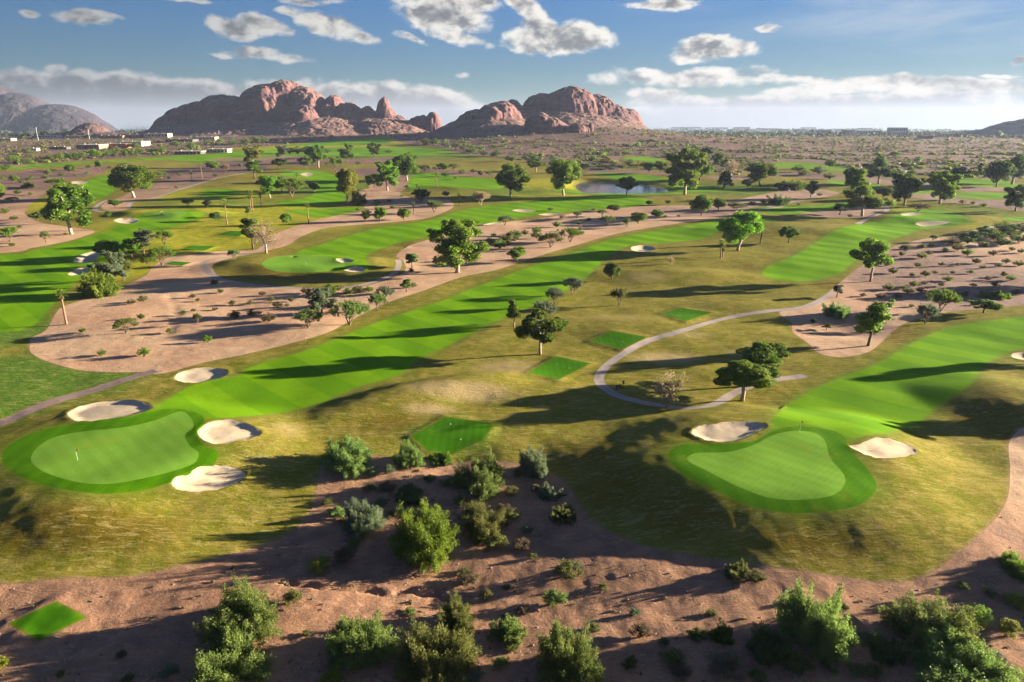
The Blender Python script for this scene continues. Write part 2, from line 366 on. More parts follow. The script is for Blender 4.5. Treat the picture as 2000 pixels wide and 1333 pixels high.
# ------------------------------------------------------------------ materials
class N:
    def __init__(s,nt): s.nt=nt; s.n=nt.nodes; s.l=nt.links
    def new(s,t,**k):
        o=s.n.new(t)
        for a,b in k.items(): setattr(o,a,b)
        return o
    def put(s,sock,v):
        if v is None: return
        if hasattr(v,'is_linked') or isinstance(v,bpy.types.NodeSocket): s.l.new(v,sock)
        else:
            if isinstance(v,(tuple,list)) and len(v)==3 and sock.type=='RGBA': v=(*v,1)
            sock.default_value=v
    def m(s,op,a,b=0.,c=0.,clamp=False):
        o=s.new('ShaderNodeMath',operation=op,use_clamp=clamp); s.put(o.inputs[0],a); s.put(o.inputs[1],b); s.put(o.inputs[2],c); return o.outputs[0]
    def vm(s,op,a,b=None,scale=None):
        o=s.new('ShaderNodeVectorMath',operation=op); s.put(o.inputs[0],a); s.put(o.inputs[1],b)
        if scale is not None: s.put(o.inputs['Scale'],scale)
        return o.outputs['Value'] if op in('LENGTH','DOT_PRODUCT','DISTANCE') else o.outputs[0]
    def mix(s,f,a,b,t='MIX'):
        o=s.new('ShaderNodeMix',data_type='RGBA',blend_type=t,clamp_factor=True)
        s.put(o.inputs[0],f); s.put(o.inputs[6],a); s.put(o.inputs[7],b); return o.outputs[2]
    def ss(s,x,a,b,lo=0.,hi=1.):
        o=s.new('ShaderNodeMapRange',interpolation_type='SMOOTHSTEP'); s.put(o.inputs[0],x)
        for i,v in enumerate((a,b,lo,hi)): s.put(o.inputs[i+1],v)
        return o.outputs[0]
    def noise(s,vec,scale,det=3,rough=.55,dist=0.,col=False):
        o=s.new('ShaderNodeTexNoise'); s.put(o.inputs['Vector'],vec); s.put(o.inputs['Scale'],scale); s.put(o.inputs['Detail'],det); s.put(o.inputs['Roughness'],rough); s.put(o.inputs['Distortion'],dist)
        return o.outputs[1 if col else 0]
    def vor(s,vec,scale,out=0): 
        o=s.new('ShaderNodeTexVoronoi'); s.put(o.inputs['Vector'],vec); s.put(o.inputs['Scale'],scale); return o.outputs[out]
    def at(s,name): return s.new('ShaderNodeAttribute',attribute_name=name).outputs['Fac']
    def scalev(s,v,t):
        o=s.new('ShaderNodeMapping'); s.put(o.inputs[0],v); o.inputs['Scale'].default_value=t; return o.outputs[0]
def mat(name):
    m=bpy.data.materials.new(name); m.use_nodes=True; n=N(m.node_tree)
    return m,n,m.node_tree.nodes['Principled BSDF']
def bump(n,b,h,strength=1.,dist=.1):
    o=n.new('ShaderNodeBump'); n.put(o.inputs['Strength'],strength); o.inputs['Distance'].default_value=dist; n.put(o.inputs['Height'],h); n.l.new(o.outputs[0],b.inputs['Normal']); return o
def pos(n): return n.new('ShaderNodeNewGeometry').outputs['Position']
M={}
def m_turf():
    m,n,b=mat('turf'); p=pos(n)
    big=n.noise(p,.035,3); mid=n.noise(p,.22,4,.6); fine=n.noise(p,1.7,5,.7); st=n.noise(n.scalev(p,(.12,.5,.5)),1.3,4,.65,1.5)
    tan=n.mix(n.ss(st,.35,.65),(.222,.176,.034),(.152,.138,.018))
    base=n.mix(n.ss(mid,.38,.66),tan,(.122,.126,.009))
    sand=n.m('MULTIPLY_ADD',n.at('sandy'),.85,n.m('MULTIPLY_ADD',mid,.7,-.5)); base=n.mix(n.ss(sand,.1,.75),base,(.34,.255,.12))
    ol=n.m('ADD',n.at('olive'),n.m('MULTIPLY_ADD',big,.8,-.4)); base=n.mix(n.m('MULTIPLY',n.ss(ol,.15,.9),.75),base,n.mix(n.ss(fine,.4,.6),(.082,.058,.004),(.135,.092,.008)))  # brown olive tone, also carries the painted shade of the mound banks
    yl=n.m('ADD',n.at('yel'),n.m('MULTIPLY_ADD',mid,.9,-.45)); base=n.mix(n.ss(yl,.05,.6),base,n.mix(n.ss(mid,.4,.6),(.34,.285,.012),(.18,.235,.008)))
    lu=n.m('ADD',n.at('lush'),n.m('MULTIPLY_ADD',mid,.7,-.35)); base=n.mix(n.ss(lu,.15,.75),base,n.mix(n.ss(fine,.35,.65),(.050,.125,.010),(.080,.145,.014)))
    base=n.mix(n.m('MULTIPLY',n.ss(fine,.52,.75),.5),base,(.060,.052,.008))
    base=n.mix(n.m('MULTIPLY',n.ss(n.noise(n.scalev(p,(.3,1.3,1)),.9,5,.72,1.5),.48,.66),.6),base,(.345,.275,.105))
    # fairway
    w=n.new('ShaderNodeTexWave',wave_type='BANDS',bands_direction='DIAGONAL'); n.put(w.inputs['Vector'],p); w.inputs['Scale'].default_value=.028; w.inputs['Distortion'].default_value=.6; w.inputs['Detail Scale'].default_value=.3
    fw=n.mix(n.ss(w.outputs[1],.42,.58),(.088,.205,.002),(.122,.252,.003))
    fw=n.mix(n.m('MULTIPLY',n.ss(mid,.45,.75),.45),fw,(.068,.165,.002))
    fw=n.mix(n.m('MULTIPLY',n.ss(fine,.45,.8),.5),fw,(.050,.115,.002))
    fw=n.mix(n.m('MULTIPLY',n.ss(big,.5,.7),.3),fw,(.150,.265,.006))
    sf=n.m('ADD',n.at('sfair'),n.m('MULTIPLY_ADD',fine,2.6,-1.3))
    f1=n.ss(sf,.5,-1.1)
    f0=n.m('MULTIPLY',n.ss(sf,5.,-.5),.42)
    col=n.mix(f0,base,(.062,.125,.008)); col=n.mix(f1,col,fw)
    # thin turf breaks up over soil at its edge
    e=n.m('ADD',n.at('sturf'),n.m('MULTIPLY_ADD',n.noise(p,.8,4,.7),1.4,-.7))
    col=n.mix(n.m('MULTIPLY',n.ss(e,-.8,.1),.8),col,(.235,.150,.085))
    gr=n.noise(p,3.6,4,.8); col=n.mix(n.m('MULTIPLY',n.ss(gr,.60,.36),n.ss(n.at('sfair'),-1,2,.16,.5)),col,n.vm('MULTIPLY',col,(.42,.38,.30)))
    n.put(b.inputs['Base Color'],col); b.inputs['Roughness'].default_value=1.; b.inputs['Specular IOR Level'].default_value=.02
    b.inputs['Sheen Weight'].default_value=.0
    hgt=n.m('ADD',n.m('MULTIPLY',n.noise(p,2.6,6,.75),.30),n.m('MULTIPLY',n.noise(n.scalev(p,(.35,1,1)),.9,3,.6,.8),.5))
    k=n.ss(n.at('sfair'),-1.,2.,.07,.62)
    bump(n,b,hgt,k,.55); return m
def m_mown(name,c1,c2,stripe=.12,ang='DIAGONAL',bs=.1,edge=None,ecol=None,ew=.9):
    m,n,b=mat(name); p=pos(n)
    w=n.new('ShaderNodeTexWave',wave_type='BANDS',bands_direction=ang); n.put(w.inputs['Vector'],p); w.inputs['Scale'].default_value=stripe; w.inputs['Distortion'].default_value=.4
    c=n.mix(n.ss(w.outputs[1],.35,.65,.0,.55),c1,c2); mid=n.noise(p,.35,4,.6); fine=n.noise(p,4.,4,.7)
    c=n.mix(n.m('MULTIPLY',n.ss(mid,.4,.75),.4),c,tuple(x*.72 for x in c1)); c=n.mix(n.m('MULTIPLY',n.ss(fine,.45,.8),.35),c,tuple(x*.55 for x in c1))
    w2=n.new('ShaderNodeTexWave',wave_type='BANDS',bands_direction='DIAGONAL'); n.put(w2.inputs['Vector'],n.scalev(p,(-1,1,1))); w2.inputs['Scale'].default_value=.45; w2.inputs['Distortion'].default_value=.5; c=n.mix(n.ss(w2.outputs[1],.3,.7,0,.06),c,tuple(x*1.5 for x in c2))
    dry=n.noise(p,.12,5,.65); c=n.mix(n.ss(dry,.56,.74,0,.4),c,(.20,.22,.02))
    gr=n.noise(p,4.5,3,.8); c=n.mix(n.ss(gr,.6,.36,0,.22),c,tuple(x*.5 for x in c1))
    if edge:
        e=n.m('ADD',n.at(edge),n.m('MULTIPLY_ADD',n.noise(p,1.6,4,.7),ew*2,-ew)); c=n.mix(n.ss(e,-ew,.15,0,.85),c,ecol)
    n.put(b.inputs['Base Color'],c); b.inputs['Roughness'].default_value=1.; b.inputs['Specular IOR Level'].default_value=.02
    bump(n,b,n.m('ADD',n.noise(p,6.,4,.7),n.m('MULTIPLY',mid,1.5)),bs,.3); return m
def m_dirt():
    m,n,b=mat('desert_soil'); p=pos(n)
    big=n.noise(p,.03,4); mid=n.noise(p,.3,5,.62); fine=n.noise(p,2.2,6,.72)
    d=n.vm('LENGTH',p)
    c=n.mix(n.ss(big,.4,.62),(.430,.280,.165),(.375,.215,.125))
    c=n.mix(n.m('MULTIPLY',n.ss(mid,.45,.7),.6),c,(.500,.340,.215))
    c=n.mix(n.m('MULTIPLY',n.ss(n.m('ADD',n.at('soil'),n.m('MULTIPLY_ADD',mid,.5,-.25)),.1,.75),.9),c,n.mix(n.ss(mid,.4,.65),(.225,.140,.108),(.145,.086,.072)))  # dark soil tone, includes the shade painted on the right desert
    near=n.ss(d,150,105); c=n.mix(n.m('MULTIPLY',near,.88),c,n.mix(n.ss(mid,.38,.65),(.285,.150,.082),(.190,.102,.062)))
    # pale rutted streaks and dark gravel
    st=n.noise(n.scalev(p,(.5,1.1,1)),.4,5,.68,2.5); c=n.mix(n.m('MULTIPLY',n.ss(st,.52,.7),.55),c,(.37,.235,.15))
    c=n.mix(n.m('MULTIPLY',n.ss(st,.46,.3),.4),c,(.165,.085,.055))
    c=n.mix(n.m('MULTIPLY',n.ss(fine,.54,.72),.6),c,(.14,.082,.058))
    sp=n.vor(p,1.6); c=n.mix(n.m('MULTIPLY',n.ss(sp,.17,.08),n.ss(mid,.45,.6,0,.8)),c,(.46,.35,.26))
    # thin grassy and brushy tint far out
    far=n.m('MULTIPLY',n.ss(d,420,900),n.ss(n.noise(p,.02,6,.68),.42,.58)); c=n.mix(n.m('MULTIPLY',far,.6),c,(.120,.095,.050))
    c=n.mix(n.ss(d,480,950,0,.85),c,(.112,.066,.056))
    c=n.mix(n.m('MULTIPLY',n.ss(d,420,900),n.ss(n.noise(p,.011,5,.65),.5,.6,0,.6)),c,(.21,.105,.080))
    vf=n.ss(d,2600,4200); c=n.mix(vf,c,n.mix(n.ss(n.noise(p,.006,6,.7),.42,.56),(.045,.070,.030),(.13,.12,.08)))
    n.put(b.inputs['Base Color'],c); b.inputs['Roughness'].default_value=.95; b.inputs['Specular IOR Level'].default_value=.1
    c=n.mix(n.ss(n.noise(p,4.2,4,.8),.6,.36,0,.4),c,n.vm('MULTIPLY',c,(.45,.42,.42))); n.put(b.inputs['Base Color'],c)
    h=n.m('ADD',n.m('MULTIPLY',n.noise(p,1.9,7,.75),.42),n.m('MULTIPLY',st,.5)); bump(n,b,h,n.ss(d,100,900,.75,1.),.5); return m
def m_sand():
    m,n,b=mat('bunker_sand'); p=pos(n); mid=n.noise(p,.8,4,.6); f=n.noise(p,7,4,.7)
    c=n.mix(n.ss(mid,.35,.7),(.46,.37,.25),(.40,.30,.195)); c=n.mix(n.m('MULTIPLY',n.ss(f,.5,.7),.4),c,(.30,.22,.15))
    n.put(b.inputs['Base Color'],c); b.inputs['Roughness'].default_value=.95; b.inputs['Specular IOR Level'].default_value=.1
    w=n.new('ShaderNodeTexWave'); n.put(w.inputs['Vector'],p); w.inputs['Scale'].default_value=1.6; w.inputs['Distortion'].default_value=9; w.inputs['Detail'].default_value=3
    bump(n,b,n.m('ADD',n.m('MULTIPLY',w.outputs[1],.25),f),.18,.3); return m
def m_simple(name,c1,c2,sc=1.,rough=.85,bs=.3,bd=.1,lo=.4,hi=.65,spec=.3,metal=0):
    m,n,b=mat(name); tc=n.new('ShaderNodeTexCoord').outputs['Object']; f=n.noise(tc,sc,5,.65)
    n.put(b.inputs['Base Color'],n.mix(n.ss(f,lo,hi),c1,c2)); b.inputs['Roughness'].default_value=rough; b.inputs['Specular IOR Level'].default_value=spec; b.inputs['Metallic'].default_value=metal
    if bs: bump(n,b,f,bs,bd)
    return m
def m_path():
    m,n,b=mat('path_concrete'); p=pos(n); f=n.noise(p,2.5,5,.7); g=n.noise(p,.25,3)
    c=n.mix(n.ss(f,.4,.65),(.235,.185,.165),(.185,.142,.128)); c=n.mix(n.ss(g,.45,.7,0,.5),c,(.30,.235,.19))
    c=n.mix(n.ss(n.vor(n.scalev(p,(1,1,0)),.38),.92,1.,0,.4),c,(.1,.08,.07))
    e=n.m('ADD',n.at('spath'),n.m('MULTIPLY_ADD',n.noise(p,1.5,4,.7),.6,-.3)); c=n.mix(n.ss(e,-.35,-.02,0,.7),c,(.24,.17,.11))
    n.put(b.inputs['Base Color'],c); b.inputs['Roughness'].default_value=.85; bump(n,b,f,.2,.1); return m
def m_water():
    m,n,b=mat('pond_water'); p=pos(n)
    n.put(b.inputs['Base Color'],(.012,.028,.035)); b.inputs['Roughness'].default_value=.12; b.inputs['Specular IOR Level'].default_value=1.
    bump(n,b,n.noise(n.scalev(p,(.4,1,1)),1.2,4,.6),.16,.08); return m
def m_leaf(name,c1,c2,c3,trans=.45,sc=.45):
    m,n,b=mat(name); tc=n.new('ShaderNodeTexCoord').outputs['Object']; t=n.at('tint')
    oi=n.new('ShaderNodeObjectInfo').outputs['Random']
    c=n.mix(n.ss(t,.1,.9),c1,c2); c=n.mix(n.ss(n.noise(n.vm('ADD',tc,n.vm('SCALE',(7.,3.,5.),None,oi)),sc,3,.6),.42,.68,0,.7),c,c3)
    hs=n.new('ShaderNodeHueSaturation'); n.put(hs.inputs['Value'],n.m('MULTIPLY_ADD',oi,.36,.82)); n.put(hs.inputs['Hue'],n.m('MULTIPLY_ADD',oi,.03,.485)); n.put(hs.inputs['Color'],c); c=hs.outputs[0]
    n.put(b.inputs['Base Color'],c); b.inputs['Roughness'].default_value=.6; b.inputs['Specular IOR Level'].default_value=.2
    tr=n.new('ShaderNodeBsdfTranslucent'); n.put(tr.inputs[0],c); mx=n.new('ShaderNodeMixShader'); mx.inputs[0].default_value=trans
    n.l.new(b.outputs[0],mx.inputs[1]); n.l.new(tr.outputs[0],mx.inputs[2]); n.l.new(mx.outputs[0],n.n['Material Output'].inputs[0]); return m
def m_rock(name='butte_rock'):
    m,n,b=mat(name); p=pos(n)
    f=n.noise(p,.02,6,.65); s=n.noise(n.scalev(p,(.15,.15,1)),.09,5,.7,1.5); q=n.noise(p,.11,6,.75)
    c=n.mix(n.ss(f,.35,.65),(.140,.070,.068),(.092,.048,.056)); c=n.mix(n.ss(s,.45,.62,0,.6),c,(.190,.100,.084)); c=n.mix(n.ss(q,.52,.68,0,.7),c,(.120,.060,.050))
    nz=n.new('ShaderNodeSeparateXYZ'); n.l.new(n.new('ShaderNodeNewGeometry').outputs['True Normal'],nz.inputs[0])
    c=n.mix(n.m('MULTIPLY',n.ss(nz.outputs[2],.66,.88),n.ss(q,.4,.55)),c,(.17,.112,.085))
    n.put(b.inputs['Base Color'],c); b.inputs['Roughness'].default_value=.95; b.inputs['Specular IOR Level'].default_value=.1
    h=n.m('ADD',n.m('MULTIPLY',s,.8),n.noise(p,.05,8,.72)); bump(n,b,h,.55,8.); return m
M['turf']=m_turf()
M['collar']=m_mown('collar_grass',(.048,.142,.001),(.068,.176,.002),.09,'X',.16,'scollar',(.100,.140,.006),.35)
M['green']=m_mown('green_grass',(.125,.255,.024),(.150,.290,.034),.16,'DIAGONAL',.05,'sgreen',(.070,.170,.003),.2)
M['tee']=m_mown('tee_grass',(.036,.125,.002),(.050,.155,.003),.2,'X',.16,'stee',(.13,.14,.012),.7)
M['dirt']=m_dirt(); M['sand']=m_sand(); M['path']=m_path(); M['water']=m_water(); M['rock']=m_rock()
M['track']=m_simple('track_dirt',(.20,.135,.11),(.15,.10,.085),.6,.95,.5,.15)
M['bark']=m_simple('pale_bark',(.36,.28,.21),(.18,.125,.09),3,.9,.4,.05)
M['dbark']=m_simple('dark_bark',(.14,.09,.06),(.075,.05,.035),3,.95,.5,.05)
M['palmtrunk']=m_simple('palm_trunk',(.22,.125,.07),(.12,.07,.045),5,.95,.5,.08)
M['skirt']=m_simple('palm_skirt',(.22,.13,.07),(.12,.075,.045),6,.95,.5,.08)
LEAF={'sage':((.072,.098,.020),(.130,.172,.036),(.190,.230,.055)),'dark':((.042,.085,.009),(.095,.165,.014),(.155,.225,.020)),'mid':((.065,.120,.010),(.135,.215,.018),(.205,.280,.028)),'bright':((.065,.150,.008),(.130,.250,.012),(.200,.320,.020)),
'lime':((.075,.190,.006),(.140,.320,.010),(.200,.380,.014)),'olive':((.070,.080,.018),(.130,.140,.032),(.175,.180,.045)),'grey':((.070,.095,.048),(.125,.155,.078),(.170,.195,.100)),
'palo':((.085,.150,.030),(.155,.230,.050),(.205,.275,.068)),'brown':((.085,.060,.035),(.140,.105,.055),(.180,.150,.070)),'tan':((.20,.14,.075),(.30,.22,.12),(.36,.27,.16)),'yel':((.10,.12,.012),(.19,.20,.018),(.24,.24,.03)),
'fardk':((.018,.034,.020),(.035,.055,.030),(.050,.070,.036)),
'blue':((.036,.072,.018),(.078,.130,.030),(.120,.175,.040))}
for k,v in LEAF.items(): M['leaf_'+k]=m_leaf('leaf_'+k,*v)
# ------------------------------------------------------------------ ground objects from the shared triangulation
P3=np.column_stack([vx,vy,Z])
tri=P3[FC]; fn=np.cross(tri[:,1]-tri[:,0],tri[:,2]-tri[:,0])
flip=fn[:,2]<0; FC[flip]=FC[flip][:,::-1]; fn[flip]*=-1
VN=np.zeros_like(P3)
for k in range(3): np.add.at(VN,FC[:,k],fn)
VN/=np.maximum(np.linalg.norm(VN,axis=1),1e-9)[:,None]
ATT={'sfair':S_fair,'sturf':S_t,'yel':YEL,'lush':LUSH,'olive':OLIVE_SHADE,'sandy':SANDY,'spath':S_path,'sgreen':S_green,'scollar':S_collar,'stee':S_tee}
def ground_obj(name,mask,m,keys,label=None):
    f=FC[mask]
    if not len(f): return None
    u,inv=np.unique(f,return_inverse=True); f=inv.reshape(f.shape)
    o=mesh_obj(name,P3[u],f,m,True,attrs={k:ATT[k][u] for k in keys})
    o.data.normals_split_custom_set_from_vertices(VN[u].tolist())
    return tag(o,kind='structure',label=label)
names=np.array(['ground']+[c for c,_ in REG]); fc=names[cls_f]
ATT['soil']=SOIL_SHADE  # soil tone with painted shade in it
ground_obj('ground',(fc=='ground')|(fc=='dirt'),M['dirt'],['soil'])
ground_obj('rough',fc=='turf',M['turf'],['sfair','sturf','yel','lush','olive','sandy'])
ground_obj('dirt_track',fc=='track',M['track'],[])
KEYS=['sfair','sturf','yel','lush','olive','sandy']
for i,(cls,W) in enumerate(REG):
    mk=cls_f==i+1
    if cls=='fairway': ground_obj('fairway',mk,M['turf'],KEYS)
    if cls=='collar': ground_obj('green_collar',mk,M['collar'],['scollar'])
    if cls=='green': ground_obj('putting_green',mk,M['green'],['sgreen'])
    if cls=='tee': ground_obj('tee_box',mk,M['tee'],['stee'])
    if cls=='bunker': ground_obj('sand_bunker',mk,M['sand'],[])
    if cls=='path': ground_obj('cart_path',mk,M['path'],['spath'])
    if cls=='pond': ground_obj('water',mk,M['water'],[])
print('ground',time.time()-T0)
# ------------------------------------------------------------------ sky with clouds, light
def azel(px,py):
    u,y,z=ray(px,py); L=math.sqrt(u*u+y*y+z*z); return math.atan2(u,y),math.asin(z/L)
w=bpy.data.worlds.new('World'); SC.world=w; w.use_nodes=True; n=N(w.node_tree); bg=w.node_tree.nodes['Background']
sky=n.new('ShaderNodeTexSky',sky_type='NISHITA'); sky.sun_disc=False; sky.sun_elevation=SUN_EL; sky.sun_rotation=SUN_AZ
sky.air_density=1.; sky.dust_density=.6; sky.ozone_density=2.5
CLOUDS=[ # px,py,half w,half h,slope,weight
(163,31,58,20,.12,1),(62,22,24,11,0,.9),(210,34,30,9,.1,.6),(450,52,58,25,.18,1),(525,50,66,24,.3,1),(640,46,80,30,.32,1.05),(690,68,55,18,.3,.9),(565,22,30,12,.2,.8),
(860,30,100,40,.12,1.1),(905,12,80,26,0,1),(890,72,70,18,.2,.8),(800,78,36,10,.3,.55),(1025,14,50,28,.45,1),(1085,78,112,34,.02,1.25),(1130,64,55,26,0,1.1),(1055,50,44,22,.2,1),
(1390,97,92,28,.02,1.15),(1350,108,60,18,0,1),(1300,5,84,13,.03,1),(1497,57,32,9,0,.8),(520,108,85,14,.16,.8),(435,103,25,7,.1,.6),(1990,123,22,11,0,1),(1960,150,46,5,.05,.8),(902,152,14,6,0,.6),
(109,133,26,13,0,.9),(600,1,60,7,0,.7),(370,1,50,5,0,.6),
# low banks of cloud
(60,190,300,58,.05,1.9),(330,197,280,56,.05,1.9),(600,206,250,54,.0,1.9),(780,205,190,48,.10,1.7),(900,212,110,30,.3,.9),(400,225,700,22,0,1.0),
(1330,152,200,20,.0,.85),(1560,158,150,10,.1,.7),(1760,167,260,19,.03,1.05),(1940,172,200,20,.0,1.),(1560,180,75,10,.03,.6),(1290,196,80,26,.1,1.),(1400,214,190,34,.0,1.6),(1600,216,260,34,.02,1.6),(1830,214,280,38,-.02,1.6),(1600,240,760,20,0,1.1),(2050,205,180,36,0,1.1)]
gt=bpy.data.node_groups.new('cloud_cover','ShaderNodeTree'); gt.interface.new_socket('uv',in_out='INPUT',socket_type='NodeSocketVector'); gt.interface.new_socket('d',in_out='OUTPUT',socket_type='NodeSocketFloat')
g=N(gt); gi=g.new('NodeGroupInput'); go=g.new('NodeGroupOutput'); uv=gi.outputs[0]
nz=g.noise(g.scalev(uv,(1,1.7,1)),9,4,.6,0,True); wv=g.vm('ADD',uv,g.vm('SCALE',g.vm('SUBTRACT',nz,(.5,.5,.5)),None,.030))
sx=g.new('ShaderNodeSeparateXYZ'); g.put(sx.inputs[0],wv); U,Vv=sx.outputs[0],sx.outputs[1]
acc=None
for px,py,hw,hh,sl,wt in CLOUDS:
    a0,e0=azel(px,py); a1,_=azel(px+hw,py); _,e1=azel(px,py-hh); a=abs(a1-a0); e=abs(e1-e0); sl*=.9
    x1=g.m('MULTIPLY_ADD',U,1/a,-a0/a); x2=g.m('MULTIPLY_ADD',U,sl/e,(-a0*sl-e0)/e); x2=g.m('MULTIPLY_ADD',Vv,1/e,x2)
    q=g.m('MULTIPLY_ADD',x2,x2,g.m('MULTIPLY',x1,x1)); v=g.m('MULTIPLY_ADD',q,-wt,wt)     # 1 at the middle, 0 at the rim
    acc=v if acc is None else g.m('SMOOTH_MAX' if py<150 else 'MAXIMUM',acc,v,.15)
acc=g.m('MAXIMUM',acc,-1.6)
f1=g.noise(g.scalev(uv,(1,1.6,1)),26,6,.6,.25)
gt.interface.new_socket('n',in_out='OUTPUT',socket_type='NodeSocketFloat')
g.put(go.inputs[0],acc); g.put(go.inputs[1],f1)
tc=n.new('ShaderNodeTexCoord').outputs['Generated']; s3=n.new('ShaderNodeSeparateXYZ'); n.put(s3.inputs[0],tc)
az=n.m('ARCTAN2',s3.outputs[0],s3.outputs[1]); el=n.m('ARCSINE',s3.outputs[2])
cuv=n.new('ShaderNodeCombineXYZ'); n.put(cuv.inputs[0],az); n.put(cuv.inputs[1],el)
kg=n.new('ShaderNodeGroup'); kg.node_tree=gt; n.put(kg.inputs[0],cuv.outputs[0]); A0,F1=kg.outputs
F2=n.noise(n.scalev(n.vm('ADD',cuv.outputs[0],(.011,.010,0)),(1,1.6,1)),26,3,.6,.25)
d0=n.m('ADD',A0,n.m('MULTIPLY_ADD',F1,2.7,-1.35))
alpha=n.ss(d0,-.12,.7)
relief=n.m('MULTIPLY',n.m('SUBTRACT',F2,F1),3.2)
thick=n.ss(n.m('ADD',n.m('ADD',n.m('MULTIPLY',A0,.75),n.m('MULTIPLY_ADD',F1,1.4,-.7)),relief),.12,1.15)
nlow=n.ss(el,.085,.0); 
CB=.92
rim=n.mix(nlow,(.90,.87,.80),(.68,.635,.56)); core=n.mix(nlow,(.15,.165,.20),(.29,.30,.32))
left=n.ss(az,.05,-.6,0,.95); rim=n.mix(left,rim,(.40,.41,.42)); core=n.mix(left,core,(.095,.115,.13))
cc=n.mix(n.m('MULTIPLY',thick,.92),rim,core); cc=n.mix(n.ss(el,.045,.0),cc,(.30,.33,.36))
SKYK=.05
tint=n.mix(n.ss(el,.02,.30),(SKYK*.28,SKYK*.44,SKYK*.68),(SKYK*.20,SKYK*.44,SKYK*.86))
skyc=n.vm('MULTIPLY',sky.outputs[0],tint)
lum=n.vm('DOT_PRODUCT',skyc,(.25,.6,.15)); skyc=n.vm('SCALE',skyc,None,n.m('DIVIDE',n.ss(az,-.75,0.,.72,1.),n.m('MULTIPLY_ADD',lum,11.,1.)))
veil=n.m('MULTIPLY',n.ss(n.noise(n.scalev(cuv.outputs[0],(1,6,1)),3.2,6,.6,.6),.38,.72),n.ss(az,.05,.6,0,.7))
veil=n.m('MULTIPLY',veil,n.ss(el,.06,.12))
EXPO=2.78
k=2**-EXPO
sc=n.mix(veil,skyc,(.62*k,.66*k,.68*k))
cl=n.vm('SCALE',cc,None,k)
fin=n.mix(alpha,sc,cl)
n.put(bg.inputs[0],fin); bg.inputs[1].default_value=1.
w.cycles.sampling_method='MANUAL'; w.cycles.sample_map_resolution=256
sun=bpy.data.lights.new('sun','SUN'); sun.energy=5.; sun.angle=R(.5); sun.color=(1,.87,.66)
so=bpy.data.objects.new('sun',sun); COL.objects.link(so); so.rotation_euler=SUN.to_track_quat('Z','Y').to_euler()
SC.view_settings.view_transform='Standard'; SC.view_settings.look='None'; SC.view_settings.exposure=EXPO; SC.view_settings.gamma=1
SC.cycles.max_bounces=5; SC.cycles.diffuse_bounces=2; SC.cycles.transmission_bounces=3; SC.cycles.volume_bounces=0; SC.cycles.transparent_max_bounces=6
# ------------------------------------------------------------------ mesh helpers
class MB:
    def __init__(s): s.v=[];s.f=[];s.mi=[]
    def add(s,v,f,mi=0):
        b=len(s.v); s.v+= [tuple(p) for p in v]; s.f+=[tuple(i+b for i in q) for q in f]; s.mi+=[mi]*len(f); return s
    def box(s,c,d,mi=0,rz=0,taper=1.):
        x,y,z=[k/2 for k in d]; ca,sa=math.cos(rz),math.sin(rz); P=[]
        for sz in(-1,1):
            t=1 if sz<0 else taper
            for sx,sy in((-1,-1),(1,-1),(1,1),(-1,1)):
                a,b=sx*x*t,sy*y*t; P.append((c[0]+a*ca-b*sa,c[1]+a*sa+b*ca,c[2]+sz*z))
        return s.add(P,[(3,2,1,0),(4,5,6,7),(0,1,5,4),(1,2,6,5),(2,3,7,6),(3,0,4,7)],mi)
    def tube(s,pts,rad,n=6,mi=0,cap=True):
        pts=[Vector(p) for p in pts]; P=[];m=len(pts)
        for i,p in enumerate(pts):
            d=(pts[min(i+1,m-1)]-pts[max(i-1,0)]).normalized(); a=d.cross(Vector((0,1,0)) if abs(d.y)<.8 else Vector((1,0,0))).normalized(); b=d.cross(a)
            for k in range(n):
                t=2*math.pi*k/n; P.append(p+(a*math.cos(t)+b*math.sin(t))*rad[i])
        Fs=[(i*n+k,i*n+(k+1)%n,(i+1)*n+(k+1)%n,(i+1)*n+k) for i in range(m-1) for k in range(n)]
        if cap: Fs+= [tuple(range(n))[::-1],tuple((m-1)*n+k for k in range(n))]
        return s.add(P,Fs,mi)
    def build(s,name,mats,parent=None,smooth=False):
        o=mesh_obj(name,s.v,s.f,mats,smooth,parent)
        if any(s.mi): o.data.polygons.foreach_set('material_index',s.mi)
        return o
def empty(name,loc,rz=0.,sc=(1,1,1)):
    o=bpy.data.objects.new(name,None); COL.objects.link(o); o.location=loc; o.rotation_euler=(0,0,rz); o.scale=sc; o.empty_display_size=.5; return o
# ------------------------------------------------------------------ foliage
def leaves(C,Rd,n,size,r,up=.35,shell=.55,asp=1.7):
    """n small leaf faces spread through ellipsoid clumps; C centres, Rd radii (k,3)"""
    C=np.asarray(C,float);Rd=np.asarray(Rd,float); wt=(Rd.prod(1))**.6; wt/=wt.sum()
    k=r.choice(len(C),n,p=wt); d=r.normal(size=(n,3)); d/=np.linalg.norm(d,axis=1)[:,None]
    rad=shell+(1-shell)*r.random(n)**.6; rad*=np.where(r.random(n)<.12,1.15,1.)
    p=C[k]+d*Rd[k]*rad[:,None]
    nr=d*.45+r.normal(size=(n,3))*.8; nr[:,2]+=up; nr/=np.linalg.norm(nr,axis=1)[:,None]
    a=np.cross(nr,r.normal(size=(n,3))); a/=np.linalg.norm(a,axis=1)[:,None]; b=np.cross(nr,a)
    s=size*(.6+.8*r.random(n))[:,None]; a=a*s*asp/2; b=b*s/2
    V=np.stack([p-a,p-b*.9,p+a,p+b*.9],1).reshape(-1,3)
    tint=np.repeat(np.clip(r.random(n)*.5+.5*r.random(len(C))[k],0,1),4)
    return V,np.arange(n*4).reshape(n,4),tint
